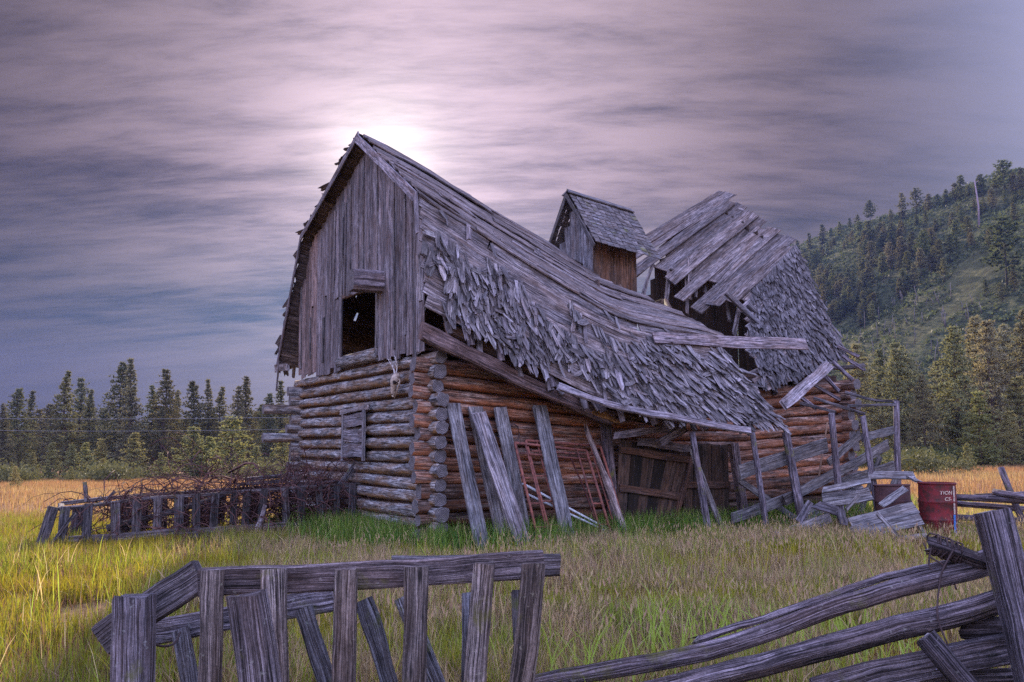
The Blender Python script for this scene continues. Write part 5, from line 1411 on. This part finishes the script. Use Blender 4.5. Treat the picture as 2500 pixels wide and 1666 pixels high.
# barrels ------------------------------------------------------------------
def barrel(x, y, z, R, H, mat, label, name, tilt=0.0, rz=0.0, marks=False):
    e = root(name, (x, y, z), label, 'barrel', 'steel barrels by the corral')
    e.rotation_euler = (tilt, tilt * .6, rz)
    def lathe(prof, K=40):
        md = MD(); V_, F_, U_ = [], [], []
        for r, zz in prof:
            for k in range(K):
                a = 2 * math.pi * k / K
                dent = 1 + .018 * math.sin(2 * a + 1.3 + zz * 2) * math.sin(zz / H * 3.1) + .006 * math.sin(5 * a + zz * 9)
                V_.append((r * dent * math.cos(a), r * dent * math.sin(a), zz))
        for i in range(len(prof) - 1):
            for k in range(K):
                k2 = (k + 1) % K
                F_.append([i * K + k, i * K + k2, (i + 1) * K + k2, (i + 1) * K + k]); U_.append([(0, 0)] * 4)
        md.add(V_, F_, U_, smooth=True)
        return md
    def ribz(zc): return [(R, zc - .035), (R + .004, zc - .02), (R + .013, zc), (R + .004, zc + .02), (R, zc + .035)]
    prof = [(R * .97, 0), (R, .015)] + ribz(H * .34) + [(R, H * .5)] + ribz(H * .66) + [(R, H - .02)]
    b = put('body', lathe(prof), mat, e, (1, 1, 1), world=False)
    put('rim', lathe([(R - .012, H - .035), (R + .01, H - .03), (R + .013, H - .012), (R + .008, H), (R - .008, H), (R - .014, H - .02)]), mat, e, (.8, .75, .75), world=False)
    put('base_rim', lathe([(R - .01, .03), (R + .01, .028), (R + .012, .008), (R + .004, 0), (R - .01, 0)]), mat, e, (.7, .7, .7), world=False)
    put('lid', lathe([(R - .012, H - .04), (R * .5, H - .038), (.002, H - .038)]), mat, e, (.7, .6, .6), world=False)
    if marks:
        def patch(a0, a1, z0, z1, m, nm):
            n = 6
            V_ = [((R + .0035) * math.cos(a0 + (a1 - a0) * i / n) * 1.02, (R + .0035) * math.sin(a0 + (a1 - a0) * i / n) * 1.02, zz) for zz in (z0, z1) for i in range(n + 1)]
            md = MD(); md.add(V_, [[i, i + 1, n + 2 + i, n + 1 + i] for i in range(n)], [[(0, 0)] * 4] * n, smooth=True)
            put(nm, md, m, b, (1, 1, 1), world=False)
        right = math.atan2(-y, -x)      # the side turned to the meadow
        patch(right + .93, right + 1.09, H * .45, H - .05, M['white'], 'white_stripe')
        patch(right + .90, right + 1.10, .02, H * .44, M['blue'], 'blue_stripe')
        for txt, zc, a_end, fade in (('FOUNDATION', H * .80, right + .84, 6), ('CS-', H * .69, right + .80, 0)):
            fc = bpy.data.curves.new('lettering', 'FONT')
            fc.body = txt[fade:] if fade else txt
            fc.size = .085
            fc.shear = .15
            fc.offset = .0012
            ob = bpy.data.objects.new('lettering', fc)
            COL.objects.link(ob)
            bpy.context.view_layer.update()
            me = bpy.data.meshes.new_from_object(ob.evaluated_get(bpy.context.evaluated_depsgraph_get()))
            COL.objects.unlink(ob); bpy.data.objects.remove(ob)
            co = np.array([v.co for v in me.vertices])
            wd = co[:, 0].max()
            a = a_end - (wd - co[:, 0]) / R
            rr = (R + .0045) * 1.02
            new = np.stack([rr * np.cos(a), rr * np.sin(a), zc + co[:, 1]], 1)
            me.vertices.foreach_set('co', new.astype(np.float32).ravel())
            me.materials.clear(); me.materials.append(M['white'])
            lo = bpy.data.objects.new('lettering', me)
            COL.objects.link(lo); lo.parent = b; lo.color = (1.3, 1.3, 1.2, 1)
            me.update()
    return e
barrel(7.38, 14.0, 0.0, .292, .96, M['barrelred'], 'dented red steel barrel with white lettering and a blue and white stripe', 'red_barrel', .015, 0, True)
barrel(6.98, 14.75, 0.0, .30, .90, M['barrelrust'], 'dark rusty steel barrel half hidden behind the heap of boards', 'rusty_barrel', -.02)

# log fence beyond the barrels ----------------------------------------------
ffe = root('log_fence', (9.0, 15.0, 0), 'low fallen log rail fence running off to the right beyond the red barrel', 'fence')
for i, p in enumerate(FF):
    a, b = np.array(p[0]), np.array(p[1])
    if i == 5: b = b + (b - a) * .35
    else: b = b + (b - a) * .8
    put('rail' if i != 5 else 'post', sweep([a, (a + b) / 2 + np.array([0, 0, -.01]), b], .06, .06, (0, -1, .1) if i == 5 else (0, 0, 1), seg=6, kind='log', K=9, rough=.07, mi_cap=1, wob=.01), [M['dark'], M['end']], ffe, color=(1.1, 1.0, 1.08))

# slatted feed rack left of the barn ------------------------------------------
rack = root('feed_rack', FEED_SLAT[8][:2] + (0,), 'long low slatted feed rack of dark boards running out from the barn corner', 'feed rack')
fr_ = np.array(FEED_RAIL)
fdir = N3(fr_[-1] - fr_[0]); fn_ = N3(np.cross(fdir, (0, 0, 1)))
if fn_[1] > 0: fn_ = -fn_
put('rail', sweep(smooth_path(fr_, 14), .09, .055, (0, 0, 1), jit=.008, wob=.012, rag=.03), M['dark'], rack)
back = fr_ - fn_ * .85 + np.array([0, 0, .03])
put('rail', sweep(smooth_path(back, 12), .10, .07, (0, 0, 1), jit=.008, wob=.014, rag=.05), M['dark'], rack)
put('rail', sweep([fr_[0] + (0, 0, -.02), back[0] + (0, 0, -.02)], .09, .07, (0, 0, 1), seg=3, jit=.006), M['dark'], rack)
put('base_board', sweep([fr_[0] * (1, 1, 0) + (0, 0, .12), fr_[-1] * (1, 1, 0) + (0, 0, .18)], .22, .04, fn_, seg=10, jit=.012), M['dark'], rack)
for i, p in enumerate(FEED_SLAT):
    p = np.array(p); ln = rnd.uniform(-.06, .06) + (-.12 if i == 10 else 0)
    put('slat', sweep([p + fn_ * .06 + (0, 0, .03), p * (1, 1, 0) + fn_ * (.06 + rnd.uniform(0, .05)) + fdir * ln + (0, 0, -.05)], rnd.uniform(.12, .17), .045, fn_, seg=4, jit=.006, rag=.02), M['dark'], rack, color=tone(.45, .9))
for p in FEED_BACK:
    p = np.array(p)
    put('slat', sweep([p - fn_ * .04, p * (1, 1, 0) + fdir * rnd.uniform(-.05, .05) + (0, 0, -.05)], rnd.uniform(.14, .22), .05, fn_, seg=4, jit=.008), M['dark'], rack, color=(.7, .66, .7))
put('post', sweep([fr_[0] + fn_ * .02 - fdir * .12 + (0, 0, .03), fr_[0] * (1, 1, 0) - fdir * .3], .17, .07, fn_, seg=4, jit=.008), M['dark'], rack)
put('brace', sweep([fr_[0] + fdir * .2 + fn_ * .1 + (0, 0, -.1), fr_[0] * (1, 1, 0) - fdir * .15 + fn_ * .1 + (0, 0, .1)], .05, .03, fn_, seg=3), M['dark'], rack)
put('stake', sweep([back[0] + fdir * .4, back[0] + fdir * .36 + (0, 0, .35)], .07, .04, fn_, seg=3, jit=.005), M['dark'], rack)
put('stake', sweep([back[0] + fdir * .65 - (0, 0, .1), back[0] + fdir * .85 + (0, 0, .15)], .06, .04, fn_, seg=3, jit=.005), M['dark'], rack)
o = put('fallen_log', sweep([fr_[0] + fdir * .7 - fn_ * .2 - (0, 0, .42), fr_[0] + fdir * 1.6 - fn_ * .3 - (0, 0, .28), fr_[0] + fdir * 2.7 - fn_ * .5 - (0, 0, .05)], .06, .06, (0, 0, 1), seg=8, kind='log', K=9, rough=.08, mi_cap=1), [M['dark'], M['end']])
tag(o, 'dark round log lying slanted inside the slatted feed rack', 'log')
o = put('loose_board', sweep([FEED_SLAT[10][0:2] + (.62,) + fn_ * .14, FEED_SLAT[10][0:2] + (.0,) + fn_ * .2 - fdir * .22], .10, .03, fn_, seg=5, jit=.01, rag=.08), M['grey'], color=(1.3, 1.25, 1.35))
tag(o, 'pale broken board leaning against the slatted feed rack', 'board')
wb = fr_[-1] - fdir * .9
o = put('loose_board', sweep([wb - (0, 0, .5) - fn_ * .3, wb + fdir * .85 + (0, 0, .55) - fn_ * .3], .12, .06, fn_, seg=5, jit=.008), M['dark'])
tag(o, 'dark plank leaning up out of the feed rack at its barn end', 'board')
for k, (a, b, zz) in enumerate(((.58, .72, 1.08), (.55, .74, .98))):
    A_ = back[0] + (back[-1] - back[0]) * a; B_ = back[0] + (back[-1] - back[0]) * b
    o = put('stacked_plank', sweep([A_ * (1, 1, 0) + (0, 0, zz), B_ * (1, 1, 0) + (0, 0, zz + .06)], .22, .07, (0, 0, 1), seg=6, jit=.015, rag=.08), M['dark'])
    tag(o, ('upper' if k == 0 else 'lower') + ' of two dark planks lying on the brambles behind the feed rack', 'plank', 'planks on the brambles')
# dry bramble tangle
md = MD()
for i in range(900):
    f = rnd.betavariate(1.6, 1.3)
    c = back[0] + (back[-1] - back[0]) * (.05 + .93 * f) + fn_ * rnd.uniform(-.5, .8)
    hgt = .80 + .72 * max(0, math.exp(-((f - .42) / .13) ** 2)) + .55 * max(0, math.exp(-((f - .80) / .14) ** 2))
    p = np.array([c[0], c[1], rnd.uniform(.05, .8) if rnd.random() < .6 else rnd.uniform(.4, hgt)])
    d = np.array([rnd.gauss(0, 1), rnd.gauss(0, .7), rnd.gauss(.7, .6)]); d /= np.linalg.norm(d)
    pts_ = [p]
    st = rnd.uniform(.10, .2)
    for s in range(9):
        d = d + np.array([rnd.gauss(0, .3), rnd.gauss(0, .3), rnd.gauss(-.10, .25) - .35 * (pts_[-1][2] > hgt)])
        d /= np.linalg.norm(d)
        q = pts_[-1] + d * st
        q[2] = max(q[2], .03)
        pts_.append(q)
    tube(pts_[:6] if i % 22 == 0 else pts_, rnd.uniform(.02, .03) if i % 22 == 0 else rnd.uniform(.004, .013), md=md, K=3, taper=(1, .5))
o = put('bramble_tangle', md, M['bramble'])
tag(o, 'tangle of dry reddish brambles heaped in and behind the feed rack', 'brambles', None, 'stuff')

# ------------------------------------------------------------------ near fences
FC = np.array([0, -1.0, .05])
nl = root('slatted_manger', (-.75, 3.8, 0), 'near slatted manger of weathered boards with a dropped end in the grass', 'manger')
def down(p, z=-.1):
    a, b = np.array(p[0]), np.array(p[1])
    return [a, a + (b - a) * ((a[2] - z) / (a[2] - b[2]))]
put('top_rail', sweep(smooth_path(FL['rail'], 12), .125, .05, FC, jit=.003, wob=.003, rag=.012), M['fence'], nl, (1.12, 1.0, 1.0))
put('end_board', sweep(FL['brace'], .155, .06, FC, seg=6, jit=.005, rag=.02), M['fence'], nl, (.85, .82, .85))
put('back_rail', sweep(FL['back_rail'], .125, .05, FC, seg=8, jit=.005, rag=.02), M['fence'], nl, (1.15, 1.15, 1.25))
put('back_rail', sweep(FL['back_rail_b'], .12, .06, FC, seg=8, jit=.004, rag=.012), M['fence'], nl, (.9, .9, .95))
put('post', sweep(down(FL['post']), .165, .10, FC, seg=9, jit=.003, rag=.05), M['fence'], nl, (1.0, 1.0, 1.12))
put('stub_post', sweep(down(FL['stub']), .155, .10, FC, seg=9, jit=.003, rag=.035, taper=(.9, 1.15)), M['fence'], nl, (1.05, 1.0, 1.05))
for i, p in enumerate(FL['slats']):
    put('slat', sweep(down(p), .102 + .008 * (i % 2), .035, FC, seg=9, jit=.0035, rag=.012), M['fence'], nl, tone(.7, 1.2, .10))
for i, p in enumerate(FL['backslats']):
    put('slat', sweep(down(p), .09, .03, FC, seg=8, jit=.004, rag=.012), M['fence'], nl, tone(.8, 1.25, -.08))
o = put('iron_strap', tube(smooth_path(FL['hook'], 12), .006, K=6), M['wire'])
tag(o, 'bent iron strap hanging from the near manger post', 'strap')

nr_ = root('rail_fence', (2.0, 3.8, 0), 'near split rail fence sagging down from a leaning post', 'fence')
put('post', sweep(down(FR['post']), .135, .12, FC, seg=10, jit=.006, rag=.02, mi_cap=1), [M['fence'], M['end']], nr_, (.8, .78, .9))
for nm, key, r in (('rail', 'rail1', .047), ('rail', 'rail2', .052), ('split_rail', 'rail1b', .026)):
    put(nm, sweep(smooth_path(FR[key], 22), r, r * (.9 if r > .03 else .7), (0, 0, 1), kind='log', K=11, rough=.10, wob=.006, rag=.05, mi_cap=1), [M['fence'], M['end']], nr_, (1.1, 1.02, 1.1))
put('plank_rail', sweep(smooth_path(FR['rail3'], 9), .13, .05, FC, jit=.004, rag=.03), M['fence'], nr_, (.8, .76, .84))
put('block', sweep(FR['block'], .055, .05, (0, 0, 1), seg=4, kind='log', K=9, rough=.12, rag=.04, mi_cap=1), [M['fence'], M['end']], nr_, (.7, .66, .72))
put('brace', sweep(down(FR['diag']), .045, .04, (0, -1, .2), seg=6, kind='log', K=9, rough=.1, rag=.02, mi_cap=1), [M['fence'], M['end']], nr_, (.6, .55, .62))
put('broken_rail', sweep(FR['stub'], .043, .036, (0, 0, 1), seg=8, kind='log', K=11, rough=.16, rag=.06, taper=(1.15, .9), mi_cap=1), [M['fence'], M['end']], nr_, (.62, .55, .6))
for p in FR['beyond']:
    put('rail', sweep(p, .042, .04, (0, 0, 1), seg=5, kind='log', K=9, rough=.09, mi_cap=1), [M['fence'], M['end']], nr_, (.8, .75, .8))
md = MD()
for k in ('wire', 'wire2', 'wire3'):
    tube(smooth_path(FR[k], 14), .0045, md=md, K=5)
for i in range(7):
    a = np.array(FR['stub'][0]); b = np.array(FR['stub'][1])
    f = .05 + i * .07 + rnd.uniform(-.02, .02)
    c = a + (b - a) * f
    ring = [c + np.array([rnd.uniform(-.012, .012) + .01 * math.sin(t), math.cos(t) * .052, math.sin(t) * .05]) for t in np.linspace(0, 6.28, 10)]
    tube(ring, .0045, md=md, K=4)
o = put('fence_wire', md, M['wire'])
tag(o, 'rusty wire wound on the broken rail and dangling beside the leaning post', 'wire')

# ------------------------------------------------------------------ grass: one mesh per kind of meadow
def grass_mat(name):
    m, nt, b, out = new_mat(name)
    k = NT(nt)
    c = k.n('ShaderNodeAttribute', attribute_name='tone').outputs['Color']
    nt.links.new(c, b.inputs['Base Color'])
    b.inputs['Roughness'].default_value = 0.6
    tr = k.n('ShaderNodeBsdfTranslucent')
    t = k.mix(1.0, c, (1.35, 1.35, 0.8), 'MULTIPLY')
    nt.links.new(t, tr.inputs['Color'])
    mx = k.n('ShaderNodeMixShader')
    mx.inputs[0].default_value = 0.5
    nt.links.new(b.outputs[0], mx.inputs[1]); nt.links.new(tr.outputs[0], mx.inputs[2])
    nt.links.new(mx.outputs[0], out.inputs['Surface'])
    return m

def blades(name, x, y, h, w, lean, tone, mat, segs=2):
    """tapered, bent blades; tone is an Nx3 colour"""
    n = len(x)
    z = ground_z(x, y) - 0.02
    a = rng.uniform(0, 2 * math.pi, n)
    sx, sy = np.cos(a), np.sin(a)
    b = rng.uniform(0, 2 * math.pi, n)
    lx, ly = np.cos(b) * lean * h, np.sin(b) * lean * h
    rows = []
    fs = np.linspace(0, 1, segs + 1)
    for f in fs[:-1]:
        ww = w * (1 - f * .55) / 2
        cx = x + lx * f * f; cy = y + ly * f * f; cz = z + h * f * (1 - .15 * np.minimum(lean, 1.2) * f)
        rows.append(np.stack([cx - sx * ww, cy - sy * ww, cz], 1)); rows.append(np.stack([cx + sx * ww, cy + sy * ww, cz], 1))
    rows.append(np.stack([x + lx, y + ly, z + h * (1 - .3 * np.minimum(lean, 1.5))], 1))
    k = len(rows)
    V = np.stack(rows, 1).reshape(-1, 3)
    base = np.arange(n)[:, None] * k
    tris = []
    for s in range(segs - 1):
        q = s * 2
        tris += [[q, q + 1, q + 3], [q, q + 3, q + 2]]
    q = (segs - 1) * 2
    tris.append([q, q + 1, q + 2])
    T = (base[:, None, :] + np.array(tris)[None]).reshape(-1)
    me = bpy.data.meshes.new(name)
    me.vertices.add(len(V)); me.vertices.foreach_set('co', V.astype(np.float32).ravel())
    me.loops.add(len(T)); me.loops.foreach_set('vertex_index', T.astype(np.int32))
    nt_ = len(T) // 3
    me.polygons.add(nt_)
    me.polygons.foreach_set('loop_start', np.arange(0, len(T), 3, dtype=np.int32))
    me.polygons.foreach_set('loop_total', np.full(nt_, 3, dtype=np.int32))
    me.update(calc_edges=True)
    at = me.attributes.new('tone', 'FLOAT_COLOR', 'POINT')
    c = np.concatenate([np.repeat(tone, k, 0), np.ones((n * k, 1))], 1)
    at.data.foreach_set('color', c.astype(np.float32).ravel())
    me.materials.append(mat)
    o = bpy.data.objects.new(name, me)
    COL.objects.link(o)
    return o

GM = grass_mat('grass_blade')
def in_barn(x, y):
    dx_, dy_ = x - BO[0], y - BO[1]
    c, s = math.cos(BA), math.sin(BA)
    u = dx_ * c + dy_ * s; v = dx_ * s - dy_ * c
    return (u > .05) & (u < 10.3) & (v < -.05) & (v > -7.7), u, v

def mixc(a, b, f):
    return a[None] * (1 - f[:, None]) + b[None] * f[:, None]
GREEN = np.array([.22, .30, .05]); LUSH = np.array([.085, .23, .045]); YEL = np.array([.36, .285, .03]); STRAW = np.array([.55, .44, .24]); BROWN = np.array([.26, .15, .10]); PINK = np.array([.46, .30, .23]); ORANGE = np.array([.245, .118, .072])

def meadow(n, y0, y1, segs, wmul, name, label):
    # uniform over the wedge the meadow shows to the camera, a little wider
    yy = np.sqrt(rng.uniform(y0 ** 2, y1 ** 2, n * 2))
    xx = yy * rng.uniform(-.95, .95, n * 2)
    ins, u, v = in_barn(xx, yy)
    bare1 = np.exp(-(((xx + 4.0) / .5) ** 2 + ((yy - 7.6) / 1.1) ** 2)) + np.exp(-(((xx - 1.0) / .55) ** 2 + ((yy - 5.9) / .28) ** 2)) + np.exp(-(((xx + 1.9) / .7) ** 2 + ((yy - 4.3) / .6) ** 2)) * .8
    pat = .6 * vnoise(xx, yy, .55, 12) + .4 * vnoise(xx, yy, .19, 13)
    keep = (~ins) & (rng.uniform(0, 1, n * 2) > bare1 * 1.1) & (rng.uniform(0, 1, n * 2) < np.clip((pat - .18) * 2.4, .12, 1))
    xx, yy, u, v = [q[keep][:n] for q in (xx, yy, u, v)]
    n = len(xx)
    p1 = vnoise(xx, yy, 1.3, 21); p2 = vnoise(xx, yy, .45, 22); r1 = rng.uniform(0, 1, n)
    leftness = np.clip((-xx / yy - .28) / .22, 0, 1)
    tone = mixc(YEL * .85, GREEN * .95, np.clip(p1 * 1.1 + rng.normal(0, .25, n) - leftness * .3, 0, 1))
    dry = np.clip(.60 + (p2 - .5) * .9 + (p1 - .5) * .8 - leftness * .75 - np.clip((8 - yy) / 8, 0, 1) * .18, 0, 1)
    isdry = r1 < dry
    tone = np.where(isdry[:, None], mixc(STRAW, PINK, rng.uniform(.2, 1, n)) * rng.uniform(.4, 1.05, n)[:, None], tone)
    h = rng.uniform(.14, .32, n) * (.55 + .55 * p1 + .5 * vnoise(xx, yy, .3, 14))
    # tall lush grass along the foot of the barn, the rack and the heap
    wall = np.exp(-((np.maximum(v, 0) - .5) / .75) ** 2) * ((u > -.6) & (u < 9.5))
    wall2 = np.exp(-((np.minimum(u, 0) + .5) / .8) ** 2) * ((v < .6) & (v > -4.6)) * .85
    lush = np.clip(np.maximum(wall, wall2), 0, 1)
    il = rng.uniform(0, 1, n) < lush
    tone = np.where(il[:, None], mixc(LUSH * .75, GREEN * 1.0, rng.uniform(0, 1, n)) * rng.uniform(.5, 1.15, n)[:, None], tone)
    il2 = il & (rng.uniform(0, 1, n) < .14)
    tone = np.where(il2[:, None], STRAW[None] * .8, tone)
    h = np.where(il, rng.uniform(.30, .62, n), h)
    brownp = (vnoise(xx, yy, .9, 31) > .72) & (rng.uniform(0, 1, n) < .7) & ~il
    tone = np.where(brownp[:, None], mixc(BROWN, ORANGE * .8, rng.uniform(0, 1, n)), tone)
    h = np.where(brownp, h * .55, h)
    far = np.clip((yy - 17) / 7, 0, 1)
    gofar = rng.uniform(0, 1, n) < far
    tone = np.where(gofar[:, None], mixc(ORANGE, STRAW * .62, np.clip(vnoise(xx, yy, 6, 41) * .75 - .1 + rng.normal(0, .18, n), 0, 1)), tone)
    tone = tone * rng.uniform(.55, 1.35, n)[:, None]
    h = np.where(gofar, rng.uniform(.2, .42, n), h)
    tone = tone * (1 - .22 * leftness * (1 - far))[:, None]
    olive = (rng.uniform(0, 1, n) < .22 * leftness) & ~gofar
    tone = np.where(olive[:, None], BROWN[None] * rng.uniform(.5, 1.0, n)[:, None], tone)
    w = rng.uniform(.006, .012, n) * wmul * np.where(il, 1.15, 1)
    lean = np.abs(rng.normal(.18, .2, n)) + np.where(isdry, .08, 0)
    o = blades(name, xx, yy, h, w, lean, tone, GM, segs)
    tag(o, label, None, None, 'stuff')
meadow(135000, 2.6, 9.0, 3, 1.0, 'near_grass', 'green and straw grass in the near meadow')
meadow(230000, 9.0, 20.0, 2, 1.5, 'meadow_grass', 'mixed grass between the fences and the barn')
meadow(200000, 20.0, 95.0, 1, 3.4, 'field_grass', 'orange dry grass of the far field')

# taller seed stems and broad blades standing singly in front
n = 900
yy = np.sqrt(rng.uniform(3.0 ** 2, 11 ** 2, n)); xx = yy * rng.uniform(-.72, .72, n)
c_ = rng.uniform(0, 1, n)
tone = np.where((c_ < .5)[:, None], mixc(STRAW * 1.1, PINK, rng.uniform(0, 1, n)), mixc(YEL, GREEN * 1.5, rng.uniform(0, 1, n)))
o = blades('tall_stems', xx, yy, rng.uniform(.35, .62, n), rng.uniform(.005, .013, n), np.abs(rng.normal(.25, .2, n)), tone, GM, 4)
tag(o, 'scattered taller grass stems in front', None, None, 'stuff')
# clump of broad fresh blades before the sagging rail
n = 420
cl = rng.integers(0, 7, n)
cx = np.array([1.35, 1.75, 2.0, 1.1, 2.45, 2.6, .55])[cl]; cy = np.array([5.6, 5.9, 5.4, 6.4, 4.9, 6.2, 5.0])[cl]
xx = cx + rng.normal(0, .22, n); yy = cy + rng.normal(0, .28, n)
o = blades('fresh_grass_clump', xx, yy, rng.uniform(.25, .60, n), rng.uniform(.009, .018, n), np.abs(rng.normal(.35, .3, n)), mixc(np.array([.28, .34, .07]), GREEN * 1.5, rng.uniform(0, 1, n)), GM, 4)
tag(o, 'broad fresh green blades growing behind the sagging rails', None, None, 'stuff')

# feathery pinkish seed heads over the dry part of the meadow
n = 9000
yy = np.sqrt(rng.uniform(5.5 ** 2, 15 ** 2, n)); xx = yy * rng.uniform(-.35, .75, n)
inb_, u_, v_ = in_barn(xx, yy)
ok = (vnoise(xx, yy, 1.1, 55) > .45) & ~inb_ & ~((v_ < 1.9) & (u_ > -.6)) & ~((u_ < 0) & (v_ < .8))
xx, yy = xx[ok], yy[ok]
n = len(xx)
hh = rng.uniform(.2, .36, n); ln = rng.uniform(.05, .09, n); wd = rng.uniform(.006, .011, n)
a = rng.uniform(0, 6.28, n)
zz = ground_z(xx, yy)
lx = rng.normal(0, .02, n)
P0 = np.stack([xx, yy, zz + hh], 1); P2 = np.stack([xx + lx, yy, zz + hh + ln], 1)
S0 = np.stack([np.cos(a) * wd, np.sin(a) * wd, np.zeros(n)], 1)
mid_ = (P0 + P2) / 2
sv = np.stack([P0, mid_ + S0, P2, P0, P2, mid_ - S0], 1).reshape(-1, 3)
sme = fast_tris('seed_heads', sv, GM)
sat = sme.attributes.new('tone', 'FLOAT_COLOR', 'POINT')
sc_ = np.repeat(mixc(np.array([.46, .28, .22]), np.array([.50, .38, .24]), rng.uniform(0, 1, n)) * rng.uniform(.6, 1.1, n)[:, None], 6, 0)
sat.data.foreach_set('color', np.concatenate([sc_, np.ones((n * 6, 1))], 1).astype(np.float32).ravel())
o = bpy.data.objects.new('seed_heads', sme)
COL.objects.link(o)
tag(o, 'pinkish grass seed heads over the dry meadow', None, None, 'stuff')

# ------------------------------------------------------------------ haze
hm = bpy.data.materials.new('thin_blue_haze')
hm.use_nodes = True
hn = hm.node_tree
hn.nodes.clear()
ho = hn.nodes.new('ShaderNodeOutputMaterial')
pv = hn.nodes.new('ShaderNodeVolumePrincipled')
pv.inputs['Color'].default_value = (0.25, 0.38, 1.0, 1)
pv.inputs['Density'].default_value = 0.00011
pv.inputs['Anisotropy'].default_value = 0.2
hn.links.new(pv.outputs[0], ho.inputs['Volume'])
x0, x1, y0, y1, z0, z1 = -1150, 1150, -1150, 1150, -14, 150
hv = [(x0, y0, z0), (x1, y0, z0), (x1, y1, z0), (x0, y1, z0), (x0, y0, z1), (x1, y0, z1), (x1, y1, z1), (x0, y1, z1)]
hme = bpy.data.meshes.new('haze')
hme.from_pydata(hv, [], [(0, 3, 2, 1), (4, 5, 6, 7), (0, 1, 5, 4), (1, 2, 6, 5), (2, 3, 7, 6), (3, 0, 4, 7)])
hme.materials.append(hm)
haze = bpy.data.objects.new('haze', hme)
COL.objects.link(haze)
tag(haze, 'thin blue haze over the valley', None, None, 'stuff')
